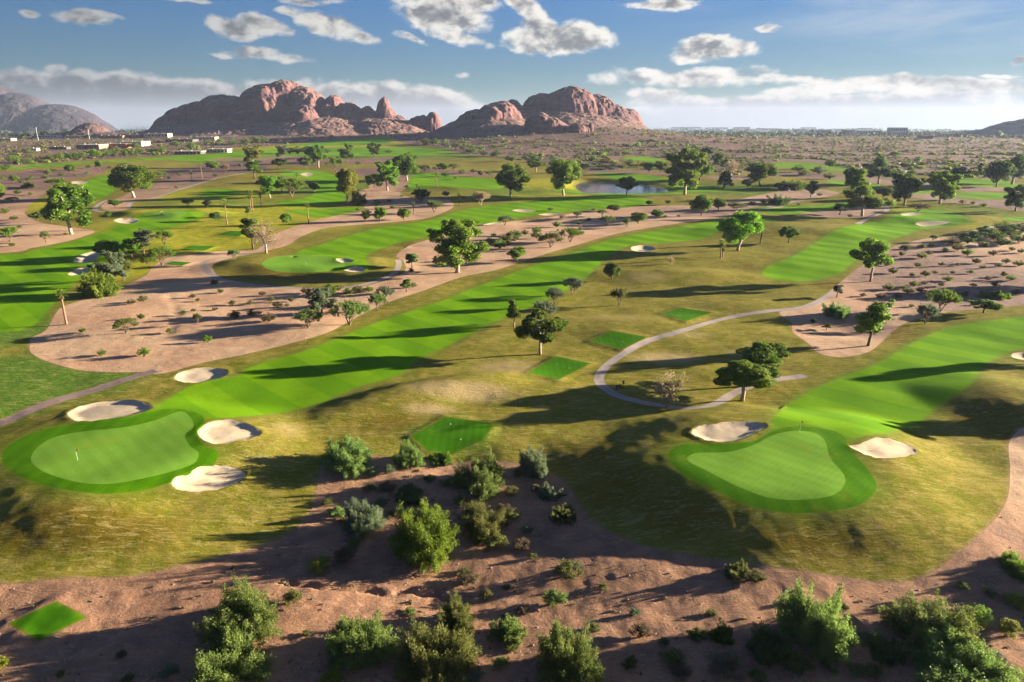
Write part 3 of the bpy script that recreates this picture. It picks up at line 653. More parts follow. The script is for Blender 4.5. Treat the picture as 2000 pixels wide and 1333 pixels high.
def limbs(mb,base,tips,r0,r,h0=.35,n=6,fork=None):
    base=Vector((0,0,0))
    for t in tips:
        t=Vector(t); 
        if fork is None: s=base
        else: s=Vector(fork)
        m1=s.lerp(t,.35)+Vector((0,0,-.04*(t-s).length))+Vector(r.normal(size=3)*.05*(t-s).length); m2=s.lerp(t,.7)+Vector(r.normal(size=3)*.05*(t-s).length)
        mb.tube([s,m1,m2,t],[r0,r0*.7,r0*.45,r0*.15],n,cap=False)
def sprays(S,E,n,size,r,jit=.25,t0=.35,asp=3.,up=.2):
    """n slim leaf faces strung along the outer part of thin twigs from S to E"""
    S=np.asarray(S,float);E=np.asarray(E,float); L=np.linalg.norm(E-S,axis=1); k=r.choice(len(S),n,p=L/L.sum()); t=t0+(1.03-t0)*r.random(n)**.7
    d=(E-S)[k]; d/=np.linalg.norm(d,axis=1)[:,None]; p=S[k]+(E-S)[k]*t[:,None]+r.normal(size=(n,3))*(jit*(1.15-.6*t))[:,None]; p[:,2]-=.03*t**2
    a=d*.9+r.normal(size=(n,3))*.65; a/=np.linalg.norm(a,axis=1)[:,None]; w=r.normal(size=(n,3)); w[:,2]+=up; b=np.cross(a,w); b/=np.linalg.norm(b,axis=1)[:,None]
    s=size*(.6+.8*r.random(n))[:,None]; a=a*s*asp/2; b=b*s/2
    V=np.stack([p-a,p-b,p+a,p+b],1).reshape(-1,3); V[:,2]=np.maximum(V[:,2],-.1)
    return V,np.arange(n*4).reshape(n,4),np.repeat(np.clip(r.random(n)*.45+.55*r.random(len(S))[k],0,1),4)
PROTO={}
def crown_tree(kind,seed,H=10.):
    r=np.random.default_rng(seed); mb=MB(); C=[];Rr=[]; lk=dict(n=9000,size=.30,up=.35,shell=.5)
    if kind=='round':
        W=8.6; th=H*.24; lean=r.normal(size=2)*.25
        mb.tube([(0,0,-.4),(lean[0]*.3,lean[1]*.3,th*.5),(lean[0],lean[1],th)],[.30,.24,.20],8)
        for i in range(64):
            d=r.normal(size=3); d/=np.linalg.norm(d); d[2]=d[2]*.95; q=r.uniform(.3,.84)
            C.append((d[0]*W/2*q,d[1]*W/2*q,H*.56+d[2]*H*.44*q)); s=r.uniform(.55,1.35); Rr.append((s,s,s*.85))
        limbs(mb,0,[C[i] for i in range(0,34,2)],.16,r,fork=(lean[0],lean[1],th*.95)); lk.update(n=15000,size=.24,shell=.45)
    elif kind=='tall':
        W=7.2; forks=[]; mb.tube([(0,0,-.5),(.1,0,H*.15),(.25,.1,H*.34)],[.27,.21,.16],8)
        nl=9
        for i in range(nl):
            a=2*math.pi*i/nl+r.uniform(-.4,.4); q=r.uniform(.35,1.); hh=H*r.uniform(.38,.95)
            if i==0: q=.1;hh=H*.95
            e=np.array((math.cos(a)*W/2*q,math.sin(a)*W/2*q,hh)); s0=np.array((.25,.1,H*.33)); forks.append(e)
            for k in range(7):
                t=r.uniform(.3,1.02); c=s0+(e-s0)*t+r.normal(size=3)*.45; s=r.uniform(.45,1.0)*(.85+.4*(1-t)); C.append(c); Rr.append((s,s,s*.95))
        for k in range(5):
            a=r.uniform(0,6.28); C.append((math.cos(a)*1.9,math.sin(a)*1.9,H*r.uniform(.22,.45))); Rr.append((.9,.9,1.))
        limbs(mb,0,forks,.15,r,fork=(.25,.1,H*.32)); lk.update(n=15000,size=.22,shell=.2)
    elif kind=='slender':
        W=3.4; mb.tube([(0,0,-.3),(.05,.05,H*.4),(0,0,H*.9)],[.16,.11,.03],6)
        for i in range(16):
            z=H*r.uniform(.42,.97); a=r.uniform(0,6.28); q=W/2*r.uniform(.1,.8)*(1.15-z/H*.6); C.append((math.cos(a)*q,math.sin(a)*q,z)); s=r.uniform(.45,.8); Rr.append((s,s,s*1.2))
        limbs(mb,0,C[::2],.05,r,fork=(.05,.05,H*.4)); lk.update(n=5000,size=.24,shell=.3)
    elif kind=='conifer':
        W=7.; mb.tube([(0,0,-.3),(0,0,H*.95)],[.3,.05],7)
        for i in range(40):
            z=H*(.2+.78*(i/40)); a=i*2.4; q=W/2*(1-z/H)**.75*r.uniform(.5,.95); C.append((math.cos(a)*q,math.sin(a)*q,z)); s=r.uniform(.6,1.); Rr.append((s,s,s*.5))
        limbs(mb,0,C[::3],.07,r,fork=(0,0,H*.2)); lk.update(n=9000,size=.26,shell=.3)
    elif kind=='pads':       # clipped looking dense shelves of foliage
        W=11.; mb.tube([(0,0,-.4),(-.15,0,H*.2),(.1,.1,H*.42)],[.38,.3,.26],8)
        for (x,y,z,sx,sz) in ((-3.2,0,.52,1.7,1.2),(-1.6,.6,.78,1.9,1.0),(.7,-.3,.82,2.0,1.1),(2.6,.2,.70,1.7,1.1),(3.4,-.4,.45,1.3,.8),(.4,1.3,.58,1.8,1.0),(-.6,-1.5,.60,1.7,1.0),(2.0,-1.6,.62,1.4,.9),(-2.6,-1.2,.40,1.1,.7),(-2.4,1.7,.62,1.5,.9),(0.2,.2,.92,1.4,.6)):
            C.append((x,y,z*H)); Rr.append((sx,sx,sz))
            for k in range(4): dd=r.normal(size=3)*.6; C.append((x+dd[0]*sx,y+dd[1]*sx,z*H+dd[2]*sz*.6)); Rr.append((sx*.55,sx*.55,sz*.6))
        limbs(mb,0,C[::5],.17,r,fork=(.1,.1,H*.38)); lk.update(n=20000,size=.22,shell=.8)
    elif kind=='lumpy':      # round topped tree of tight dark lumps, open below
        W=10.; mb.tube([(0,0,-.4),(.05,0,H*.2),(0,.1,H*.34)],[.27,.22,.19],8)
        for i in range(52):
            d=r.normal(size=3); d/=np.linalg.norm(d); q=r.uniform(.5,.9); C.append((d[0]*W*.42*q*(1+.2*math.sin(3*d[1])),d[1]*W*.42*q,H*.62+d[2]*H*.33*q)); s=r.uniform(.55,1.2); Rr.append((s,s,s*.75))
        limbs(mb,0,C[::2],.15,r,fork=(0,.1,H*.33)); lk.update(n=17000,size=.21,shell=.45)
    elif kind=='mesquite':   # several stems, wide airy umbrella
        W=13.; tips=[]
        for i in range(40):
            a=r.uniform(0,6.28); q=math.sqrt(r.random())*W*.42; z=H*(.48+.38*(1-(q/(W*.5))**2))+r.normal()*.5; C.append((math.cos(a)*q,math.sin(a)*q,z)); s=r.uniform(.9,1.6); Rr.append((s,s,s*.7))
        for k in range(3):
            a=k*2.1+r.uniform(0,.6); e=(math.cos(a)*1.3,math.sin(a)*1.3,H*.3); mb.tube([(0,0,-.3),(e[0]*.4,e[1]*.4,H*.12),e],[.26,.2,.16],6,cap=False); limbs(mb,0,C[k::5],.11,r,fork=e)
        C=np.array(C); Rr=np.array(Rr); S=[];E=[]
        for i in range(320):
            c=C[i%len(C)]; e=c+r.normal(size=3)*[.9,.9,.55]+[0,0,.25]; S.append(c*[.72,.72,.72]+r.normal(size=3)*.2); E.append(e)
        V,Fc,t=sprays(S,E,17000,.135,r,.22,.35); return mb,V,Fc,t
    elif kind=='bare':
        W=8.; mb.tube([(0,0,-.3),(.1,0,H*.2),(0,.1,H*.35)],[.3,.24,.2],7); 
        for i in range(20):
            d=r.normal(size=3); d/=np.linalg.norm(d); e=Vector((d[0]*W/2*.85,d[1]*W/2*.85,H*.62+d[2]*H*.32)); s0=Vector((0,.1,H*.33)); limbs(mb,0,[e],.09,r,fork=s0,n=4)
            for k in range(7):
                t=r.uniform(.35,1); q=s0.lerp(e,t); e2=q+Vector(r.normal(size=3)*.9)+Vector((0,0,.3)); mb.tube([q,q.lerp(e2,.5)+Vector(r.normal(size=3)*.12),e2],[.035,.025,.01],3,cap=False)
                C.append(e2); Rr.append((.8,.8,.8))
        lk.update(n=2600,size=.14,shell=.1,asp=3.)
    elif kind in('fine','bush'):
        W=10.; n1=420 if kind=='fine' else 220; S=[];E=[]; ph=r.uniform(0,6.28,6); sub_=[(r.uniform(-2.8,2.8),r.uniform(-2.8,2.8)) for _ in range(9)]
        for i in range(n1):
            sx,sy=sub_[i%9]; a=r.uniform(0,6.28); el=math.asin(r.uniform(.02,1.)); rr=(.235*W)*(1+.22*math.sin(2*a+ph[0]+i%5)+.16*math.sin(5*a+ph[1]))*r.uniform(.55,1.06)
            e=(sx+math.cos(a)*math.cos(el)*rr,sy+math.sin(a)*math.cos(el)*rr,.25+math.sin(el)*rr*(1.25+.35*math.sin(ph[2]+i%5)))
            s=(sx*.5,sy*.5,.3); S.append(np.array(s)+(np.array(e)-s)*r.uniform(0,.35)); E.append(e)
        for k in range(14): e=E[k*9]; mb.tube([(r.normal()*.3,r.normal()*.3,-.3),(e[0]*.45,e[1]*.45,e[2]*.4),(e[0]*.8,e[1]*.8,e[2]*.8),e],[.14,.09,.05,.02],4,cap=False)
        V,Fc,t=sprays(S,E,60000 if kind=='fine' else 22000,.085 if kind=='fine' else .14,r,.36 if kind=='fine' else .40,.25)
        return mb,V,Fc,t
    elif kind=='oldbush':       # dome sitting on the ground
        W=10.; 
        for i in range(34):
            a=r.uniform(0,6.28); q=math.sqrt(r.random())*.40*W; z=H*(.16+.62*(1-(q/(W*.46))**2)*r.random()**.5); C.append((math.cos(a)*q,math.sin(a)*q*.95,z)); s=r.uniform(.9,1.9); Rr.append((s,s,s*.95*H/10+.3))
        for k in range(5): e=C[k*3]; mb.tube([(r.normal()*.3,r.normal()*.3,-.3),(e[0]*.5,e[1]*.5,e[2]*.5),e],[.16,.1,.04],5,cap=False)
        lk.update(n=26000,size=.20,shell=.1,up=.3)
    elif kind=='oldfine':       # large foreground desert tree, feathery small leaves
        W=10.
        for i in range(150):
            a=r.uniform(0,6.28); q=math.sqrt(r.random())*.42*W; top=1-(q/(W*.47))**2; z=H*(.12+.78*max(top,.05)*r.random()**.45); C.append((math.cos(a)*q*(1+.15*math.sin(3*a)),math.sin(a)*q,z)); s=r.uniform(.4,1.25); Rr.append((s*.9,s*.9,s*1.1))
        for k in range(9): e=C[k*4]; mb.tube([(r.normal()*.35,r.normal()*.35,-.3),(e[0]*.4,e[1]*.4,e[2]*.35),(e[0]*.75,e[1]*.75,e[2]*.75),e],[.2,.14,.08,.03],5,cap=False)
        lk.update(n=75000,size=.115,shell=.0,up=.3,asp=2.8)
    elif kind=='scrub':      # small open desert shrub, many stems
        W=10.
        for i in range(26):
            a=r.uniform(0,6.28); q=r.uniform(.1,1); e=(math.cos(a)*q*W*.42,math.sin(a)*q*W*.42,H*(.35+.5*(1-q*q)*r.random()+.1)); mb.tube([(0,0,-.2),(e[0]*.35,e[1]*.35,e[2]*.45),e],[.09,.07,.03],3,cap=False); C.append(e); s=r.uniform(.8,1.5); Rr.append((s,s,s))
            C.append((e[0]*.75,e[1]*.75,e[2]*.6)); Rr.append((s,s,s*.8))
        lk.update(n=3600,size=.34,shell=.2,up=.3)
    n_=lk.pop('n'); C=np.array(C); V,Fc,t=leaves(C,Rr,n_,lk.pop('size'),r,**lk)
    keep=None
    return mb,V,Fc,t
def get(kind,var):
    k=(kind,var)
    if k not in PROTO:
        mb,V,Fc,t=crown_tree(kind,hash(kind+'x')%1 + sum(map(ord,kind))*7+var*31)
        PROTO[k]=dict(mb=mb,V=V,F=Fc,t=t,W=float(np.percentile(np.abs(V[:,:2]),98.5)*2),H=float(np.percentile(V[:,2],99.7)),tr={},cr=None)
    return PROTO[k]
ONE={'bush','fine','scrub'}
def plant(name,kind,var,x,y,H,W,leaf,bark='dbark',label=None,cat='tree',group=None,rz=None):
    p=get(kind,var); z=h1(x,y)-.05
    sc=(W/p['W'],W/p['W'],H/p['H']); rz=rng.uniform(0,6.28) if rz is None else rz
    if p['cr'] is None:
        me=mesh_obj('crown',p['V'],p['F'],M['leaf_mid'],False,attrs={'tint':p['t']}); p['cr']=me
        tr=p['mb'].build('trunk',M['bark'],None,True); p['trk']=tr
        crown,trunk=me,tr
    else:
        crown=p['cr'].copy(); COL.objects.link(crown); trunk=p['trk'].copy(); COL.objects.link(trunk)
    root=empty(name,(x,y,z),rz,sc)
    crown.name='foliage' if kind in ONE else 'crown'; trunk.name='stems' if kind in ONE else 'trunk'
    for o,mt in((crown,'leaf_'+leaf),(trunk,bark)):
        o.parent=root; o.material_slots[0].link='OBJECT'; o.material_slots[0].material=M[mt]
    tag(root,label,cat,group); return root
def put(name,kind,var,px,py,top,wpx,leaf,label,bark='dbark',cat='tree',group=None,rz=None):
    """foot at pixel (px,py), top at pixel row top, wpx wide"""
    x,y,t=at1(px,py); W=wpx*t/F
    if kind in ONE or name.endswith('shrub'): y+=W*.30; x*=(1+W*.30/max(y,1)); z=h1(x,y); W*=.82; H=max(.4*W,(ztop(y,top)-z)*.76)
    else: z=h1(x,y); H=max(1.,ztop(y,top)-z)
    return plant(name,kind,var,x,y,H,W,leaf,bark,label,cat,group,rz)
def palm(px,py,top,var,label,group=None,double=False):
    x,y,t=at1(px,py); z=h1(x,y); H=max(3.,ztop(y,top)-z); r=np.random.default_rng(px)
    root=empty('palm_tree',(x,y,z)); mb=MB(); ln=r.normal(size=2)*.008*H; hc=H*.90
    zs=np.linspace(-.3,hc,9); mb.tube([(ln[0]*(q/hc)**2,ln[1]*(q/hc)**2,q) for q in zs],[.33-.10*(i/8)+(.12 if i==0 else 0)+(.04 if i%2 else 0) for i in range(9)],9)
    mb.build('trunk',M['palmtrunk'],root,True)
    c=Vector((ln[0],ln[1],hc)); sk=MB()
    for i in range(60):
        a=r.uniform(0,6.28); z0=c.z-r.uniform(0,.9); L=r.uniform(.7,1.2); sk.add([c+Vector((math.cos(a)*.3,math.sin(a)*.3,z0-c.z+.1)),Vector((c.x+math.cos(a+.3)*.7,c.y+math.sin(a+.3)*.7,z0-L*.7)),Vector((c.x+math.cos(a)*.55,c.y+math.sin(a)*.55,z0-L)),Vector((c.x+math.cos(a-.3)*.7,c.y+math.sin(a-.3)*.7,z0-L*.7))],[(0,1,2,3)])
    sk.build('dead_fronds',M['skirt'],root)
    fr=MB(); RF=max(1.9,H*.21)
    for i in range(26):
        a=i*2.4+r.uniform(-.2,.2); el=1.25-1.7*(i/26)+r.uniform(-.1,.1); d=Vector((math.cos(a)*math.cos(el),math.sin(a)*math.cos(el),math.sin(el))); sd=d.cross(Vector((0,0,1))).normalized(); up=sd.cross(d)
        s=c+d*RF*.45; fr.tube([c,s],[.04,.03],3,cap=False)
        for k in range(-5,6):
            b=k*.2; e=s+(d*math.cos(b)+sd*math.sin(b))*RF*.62*(1-.02*k*k)-Vector((0,0,.10*RF*abs(math.cos(el)))); q=(d*-math.sin(b)+sd*math.cos(b))*.07
            fr.add([s-q*.4,s.lerp(e,.6)-q,e,s.lerp(e,.6)+q+up*.03],[(0,1,2,3)])
    V=np.array(fr.v); o=mesh_obj('fronds',fr.v,fr.f,M['leaf_mid'],False,root,{'tint':np.repeat(r.random(len(V)//4+1),4)[:len(V)]})
    tag(root,label,'palm tree',group); return root
# ------------------------------------------------------------------ trees, one row each
T=[
('shade_tree','tall',0,140,458,360,92,'dark','bark','tall dark green tree with pale trunk on bare dirt at the far left'),
('shade_tree','round',0,262,386,322,74,'dark','bark','broad round dark tree with forked white trunk beside the far left fairway'),
('eucalyptus_tree','tall',2,893,533,430,104,'mid','bark','tall open eucalyptus with white trunk on the sand strip between two fairways'),
('shade_tree','round',1,997,388,321,62,'dark','bark','dark round tree with pale trunk directly left of the taller round tree by the pond'),
('shade_tree','round',2,1101,382,312,60,'mid','bark','round leafy tree standing just left of the pond'),
('eucalyptus_tree','tall',2,1337,381,291,72,'mid','bark','tallest eucalyptus, pale leaning trunk, just right of the pond'),
('shade_tree','round',0,1366,352,318,44,'dark','dbark','dark bushy tree tucked behind the right side of the tallest eucalyptus'),
('lime_tree','round',1,1440,490,415,76,'lime','bark','vivid lime green leafy tree with a straight white trunk'),
('shade_tree','tall',3,1684,423,352,84,'mid','bark','massive green tree with short pale trunk beside the dark cart path at right'),
('shade_tree','tall',0,1663,385,328,50,'bright','bark','brighter yellow green treetop rising behind the massive tree at right'),
('shade_tree','tall',1,1766,403,335,50,'dark','bark','dark tree with twisted white trunk right of the massive tree'),
('shade_tree','tall',2,1835,398,335,54,'mid','bark','dense tree with pale trunk above the far right bunker green'),
('shade_tree','tall',0,1862,363,325,36,'dark','bark','smaller dark tree touching the right side of another tall tree on the right'),
('shade_tree','tall',3,1716,360,303,66,'blue','bark','wide bluish tree clump on the far side of the right fairways'),
('shade_tree','round',0,1946,366,314,44,'blue','bark','dark tree with a white fork in its trunk near the right edge'),
('shade_tree','tall',1,1976,360,301,48,'blue','bark','tallest dark tree at the upper right edge of the course'),
('shade_tree','tall',2,1983,413,362,44,'blue','bark','blue green tree at the right edge in front of the tallest dark one'),
('shade_tree','tall',3,1916,350,319,26,'olive','bark','thin olive tree left of the dark pair at the upper right'),
('shade_tree','round',2,1485,363,318,54,'dark','dbark','dark rounded tree among low bushes right of the pond'),
('conifer_tree','conifer',0,1414,368,335,30,'blue','dbark','small dark conifer right of the tallest eucalyptus'),
('bare_tree','bare',0,1431,341,311,28,'tan','bark','leafless pale tree at the desert edge behind the conifer'),
('eucalyptus_tree','tall',0,1378,319,287,32,'grey','bark','faint grey green tree at the desert edge above the tallest eucalyptus'),
('shade_tree','tall',2,1403,327,300,26,'dark','bark','dark leaning tree in the pair at the desert edge'),
('shade_tree','slender',0,1415,335,312,16,'mid','bark','thin green tree right of the dark leaning one at the desert edge'),
('acacia_tree','lumpy',0,1055,692,609,92,'dark','bark','dark lumpy tree alone in the rough left of three tee boxes'),
('slender_tree','slender',0,1004,642,587,27,'mid','bark','thin young tree with pale trunk beside the dark lumpy tree'),
('acacia_tree','lumpy',1,1700,550,466,72,'mid','bark','green tree with white trunk at the tip of the right hand desert'),
('slender_tree','tall',1,1695,676,590,64,'mid','dbark','upright tree with thin dark trunk at the bottom of the right hand sand patch'),
('citrus_tree','pads',1,1482,752,672,104,'dark','dbark','wide dark tree with layered crown, the farther of two by the cart path'),
('citrus_tree','pads',0,1449,783,708,96,'mid','bark','dark layered tree overhanging the cart path, the nearer of two'),
('bare_tree','bare',1,1302,797,726,66,'tan','bark','bare tan twigged tree standing at the bend of the cart path'),
('acacia_tree','lumpy',2,1540,475,443,37,'dark','dbark','small round dark tree alone on the ridge right of the lime green tree'),
('acacia_tree','round',0,1195,546,514,32,'dark','dbark','small dark tree on the rough slope beside the main fairway'),
('mesquite_tree','mesquite',0,1118,577,542,38,'grey','dbark','pale grey green small tree at the right edge of the main fairway'),
('mesquite_tree','mesquite',1,1209,597,563,32,'olive','dbark','thin see through olive tree in open rough'),
('mesquite_tree','mesquite',2,1082,597,562,30,'grey','dbark','faint pale tree between the lumpy tree and the small grey green one'),
('mesquite_tree','mesquite',1,1062,633,588,50,'grey','dbark','pale green tree partly hidden behind the dark lumpy tree'),
('acacia_tree','round',1,1009,512,483,34,'mid','dbark','small tree at the edge of the sand strip left of the main fairway'),
('mesquite_tree','mesquite',0,1075,484,455,44,'olive','dbark','olive umbrella tree on the sand strip, left of its greener twin'),
('mesquite_tree','mesquite',2,1114,473,446,42,'mid','dbark','green umbrella tree on the sand strip, right of its olive twin'),
('bare_tree','bare',0,520,495,428,62,'tan','bark','large nearly leafless tree with thick white trunk by the left path loop'),
('shade_tree','slender',1,494,487,427,34,'dark','dbark','narrow dark tree close left of the large leafless white trunked tree'),
('shade_tree','round',2,528,387,343,40,'bright','bark','bright green rounded tree right of the three palms'),
('shade_tree','mesquite',0,570,384,348,48,'mid','dbark','soft green spreading tree right of the bright rounded one'),
('shade_tree','round',1,551,374,345,24,'blue','dbark','dark tree wedged between the bright rounded tree and the soft spreading one'),
('slender_tree','round',0,615,374,357,20,'dark','bark','tiny dark tree on the far centre left fairway'),
('shade_tree','slender',2,497,350,315,30,'dark','dbark','dark cone shaped tree left of the centre, beneath a yellow green crown'),
('shade_tree','tall',1,495,325,286,32,'yel','bark','yellow green tree rising behind the dark cone shaped tree'),
('mesquite_tree','lumpy',0,545,331,310,27,'dark','dbark','low flat dark tree on far dirt, left of the tall crowned pair'),
('acacia_tree','lumpy',1,597,332,306,26,'dark','dbark','dark tree immediately left of the large dark far tree'),
('shade_tree','tall',0,622,328,284,40,'dark','bark','largest dark tree of the far row, right of the small dark one'),
('shade_tree','tall',3,678,318,280,32,'dark','dbark','dark tree of the far row, second largest'),
('shade_tree','tall',2,731,307,279,28,'dark','dbark','dark tree at the right end of the far row under the pale far fairway'),
('shade_tree','tall',1,552,313,284,22,'grey','dbark','sparse grey tree at the left end of the far row'),
('shade_tree','tall',0,680,400,330,52,'yel','bark','tall yellow green tree with dark bushes at its foot, left of the dirt gap'),
('bush_clump','bush',0,701,398,370,44,'blue','dbark','dark bushes at the foot of the tall yellow green tree'),
('shade_tree','tall',2,757,373,315,48,'bright','bark','bright yellow green tree with white trunk in the dirt gap'),
('shade_tree','round',0,795,353,300,50,'dark','bark','large dark green tree behind the bright one in the dirt gap'),
('acacia_tree','round',1,731,367,340,30,'dark','dbark','low dark tree in front of the bright tree in the dirt gap'),
('mesquite_tree','mesquite',2,656,336,307,28,'mid','dbark','soft green tree below the far row, centre left'),
('acacia_tree','lumpy',2,865,338,319,22,'dark','dbark','small dark tree on the dirt left of the two big round trees'),
('acacia_tree','lumpy',0,1047,336,311,42,'mid','bark','wide low round tree between and behind the two big round trees'),
('mesquite_tree','mesquite',1,1145,339,318,26,'grey','dbark','thin grey tree behind the left end of the pond'),
('acacia_tree','lumpy',1,1224,383,346,40,'blue','dbark','dark tree silhouetted against the pond water'),
('shade_tree','round',2,1268,338,317,24,'blue','dbark','small very dark tree behind the pond, left of its greener neighbour'),
('shade_tree','round',1,1290,339,315,24,'mid','dbark','small green tree behind the pond, right of the very dark one'),
('acacia_tree','round',0,1369,421,381,40,'dark','dbark','dark multi stemmed tree at the desert strip, left of the lime green tree'),
('acacia_tree','round',2,1403,411,388,24,'dark','dbark','dark little tree touching the right side of the multi stemmed one'),
('mesquite_tree','mesquite',0,1437,413,396,32,'olive','dbark','low olive tree just above the lime green tree'),
('bush_clump','bush',1,1520,401,376,44,'blue','dbark','wide bluish bush on dark soil in the far right centre'),
('acacia_tree','round',1,1583,386,354,24,'dark','dbark','dark small tree near the golf cart, on its right'),
('bush_clump','bush',2,1548,372,347,50,'dark','dbark','mass of dark bushes left of the golf cart'),
('acacia_tree','round',2,1459,368,350,22,'mid','dbark','bright small tree below the dark rounded tree right of the pond'),
('acacia_tree','round',0,1520,370,357,20,'bright','dbark','small bright bushy tree just left of the golf cart'),
('acacia_tree','round',1,1620,330,312,20,'mid','bark','lone tree on the farthest right fairway'),
('mesquite_tree','mesquite',1,1793,413,398,40,'brown','dbark','low brownish tree at the back of the right upper green'),
('shade_tree','slender',1,1640,420,398,22,'blue','dbark','low dark growth left of the massive tree foot'),
('shade_tree','round',2,1725,388,366,30,'blue','dbark','dark low tree between the massive tree and the twisted white trunk'),
# left middle cluster
('mesquite_tree','round',0,213,503,470,48,'bright','dbark','bright green tree, upper left one of the clump beside the left bunkers'),
('mesquite_tree','round',1,258,505,468,40,'bright','dbark','fresh green tree in the middle of the left clump'),
('mesquite_tree','tall',1,281,500,450,40,'grey','dbark','pale grey airy tree at the top of the left clump'),
('mesquite_tree','mesquite',2,322,478,450,34,'mid','dbark','soft green tree above and right of the left clump'),
('mesquite_tree','mesquite',0,317,519,480,44,'mid','dbark','leaning green tree at the right of the left clump'),
('mesquite_tree','tall',3,220,560,490,62,'grey','dbark','grey green airy tree in front of the left clump'),
('mesquite_tree','bush',1,192,583,515,78,'mid','dbark','largest dark bushy tree at the bottom of the left clump'),
('mesquite_tree','mesquite',1,290,524,500,28,'mid','dbark','low slanting tree at the foot of the left clump'),
('mesquite_tree','mesquite',0,243,548,508,34,'olive','dbark','thin olive tree between the big bushy tree and the leaning tree'),
# desert patch trees
('mesquite_tree','mesquite',2,683,635,590,64,'palo','dbark','umbrella shaped green tree at the bottom edge of the left sand patch'),
('mesquite_tree','mesquite',0,603,641,606,48,'palo','dbark','low pale green tree left of the umbrella shaped one'),
('mesquite_tree','tall',2,628,612,563,52,'grey','dbark','grey tree with scraggly crown behind the low pale green one'),
('mesquite_tree','mesquite',1,738,607,574,34,'palo','dbark','pale tree right of the umbrella shaped one'),
('mesquite_tree','mesquite',2,751,593,560,34,'grey','dbark','pale round tree touching the upper right of another pale tree'),
('mesquite_tree','slender',0,794,571,545,20,'palo','dbark','thin pale sapling on sand below the tall open eucalyptus'),
('mesquite_tree','slender',2,805,524,495,22,'palo','dbark','thin pale sapling left of the tall open eucalyptus'),
('mesquite_tree','mesquite',0,247,651,622,42,'olive','dbark','thin olive tree alone on the left sand patch'),
('mesquite_tree','mesquite',1,387,634-0,612,16,'olive','dbark','tiny spindly tree in the middle of the left sand patch'),
('acacia_tree','round',1,715,434,412,18,'mid','dbark','small sapling at the left of the four on the upper dirt'),
('acacia_tree','round',2,743,433,404,24,'bright','dbark','taller yellow green sapling of the four on the upper dirt'),
('acacia_tree','round',0,789,430,407,24,'mid','dbark','round sapling third from left on the upper dirt'),
('mesquite_tree','mesquite',1,848,415,392,34,'palo','dbark','pale spreading tree at the right of the upper dirt'),
('bare_tree','mesquite',2,939,402,374,34,'tan','bark','tan dry tree on dirt left of the dark round tree'),
('acacia_tree','round',1,870,385,374,14,'grey','dbark','tiny pale tree on the shaded slope left of the tan dry tree'),
('mesquite_tree','round',2,824,395,370,34,'blue','dbark','dark bushy tree in shade left of the tiny pale tree'),
('acacia_tree','round',0,560,440,417,20,'bright','dbark','small bright tree with a reddish neighbour left of the lone palm'),
('acacia_tree','round',2,421,432,415,20,'blue','dbark','small dark tree on yellow rough left of the leftmost tall palm'),
('acacia_tree','slender',1,484,424,404,10,'mid','dbark','small upright sapling beside the pair of palms'),
('acacia_tree','round',1,405,406,390,16,'grey','dbark','small grey tree on the dark slope above the yellow rough'),
('mesquite_tree','mesquite',0,367,404,389,22,'grey','dbark','thin grey tree on the dark slope, left of two'),
('mesquite_tree','mesquite',1,458,508,487,22,'palo','dbark','pale sapling by the path loop left of the white trunked tree'),
# left upper
('mesquite_tree','mesquite',2,20,472,443,42,'mid','dbark','green spreading tree at the left edge on bare dirt'),
('mesquite_tree','mesquite',0,90,474,452,16,'palo','dbark','small pale tree right of the spreading one at the left edge'),
('mesquite_tree','mesquite',1,113,367,348,36,'mid','dbark','dark spreading tree behind the tall far left tree'),
('acacia_tree','lumpy',0,74,434,414,26,'blue','dbark','small dark tree leaning left of the far left tall tree'),
('acacia_tree','round',2,101,436,407,26,'dark','dbark','dark green tree touching the left of the far left tall tree'),
('acacia_tree','round',1,27,357,342,18,'mid','dbark','small round bush tree on far left dirt'),
('mesquite_tree','bush',0,56,368,350,30,'olive','dbark','wide olive shrub on far left dirt'),
('mesquite_tree','round',0,-4,398,345,26,'mid','dbark','green tree cut by the left edge of the picture'),
('acacia_tree','slender',2,194,335,314,12,'mid','dbark','thin tree on the reddish mound at far left'),
('acacia_tree','round',0,138,337,322,20,'dark','dbark','round shrub tree left of the reddish mound'),
('acacia_tree','round',1,226,406,390,24,'dark','dbark','small tree in the loop of the far path'),
('acacia_tree','round',0,213,425,413,10,'dark','dbark','tiny tree beside the far left green'),
('mesquite_tree','mesquite',2,316,350,336,20,'palo','dbark','pale thin tree right of the broad round dark tree'),
('acacia_tree','round',1,14,335,322,16,'mid','dbark','small shrub beside the far left fairway band'),
('mesquite_tree','mesquite',2,25,395,385,20,'olive','dbark','low olive bush at the edge of the shaded drive at far left'),
('mesquite_tree','round',2,415,332,316,26,'mid','dbark','green bushy tree at the far dirt road'),
('mesquite_tree','mesquite',1,442,338,321,16,'tan','dbark','dry small tree right of the bushy one at the far dirt road'),
# right desert
('desert_bush','bush',1,1632,622,585,52,'palo','dbark','rounded pale green bush left of the upright tree on the right sand'),
('mesquite_tree','mesquite',2,1836,609,567,50,'mid','dbark','round topped green tree at the upper edge of the right fairway'),
('mesquite_tree','mesquite',1,1807,633,595,40,'grey','dbark','sparse grey green tree left of the round topped green one'),
('acacia_tree','lumpy',2,1921,612,586,52,'dark','dbark','low dark flat topped tree with forked trunk near the right edge'),
('desert_bush','bush',0,1934,585,563,48,'mid','dbark','broad green bush on the right hand desert, left of its small neighbour'),
('desert_bush','bush',2,1963,584,567,24,'mid','dbark','small green bush touching the broad one on the right hand desert'),
('mesquite_tree','slender',2,1634,581,557,18,'grey','dbark','thin grey sapling where the cart path meets the right sand'),
('mesquite_tree','slender',0,1589,632,622,12,'olive','dbark','tiny sapling on the small sand wedge, left one'),
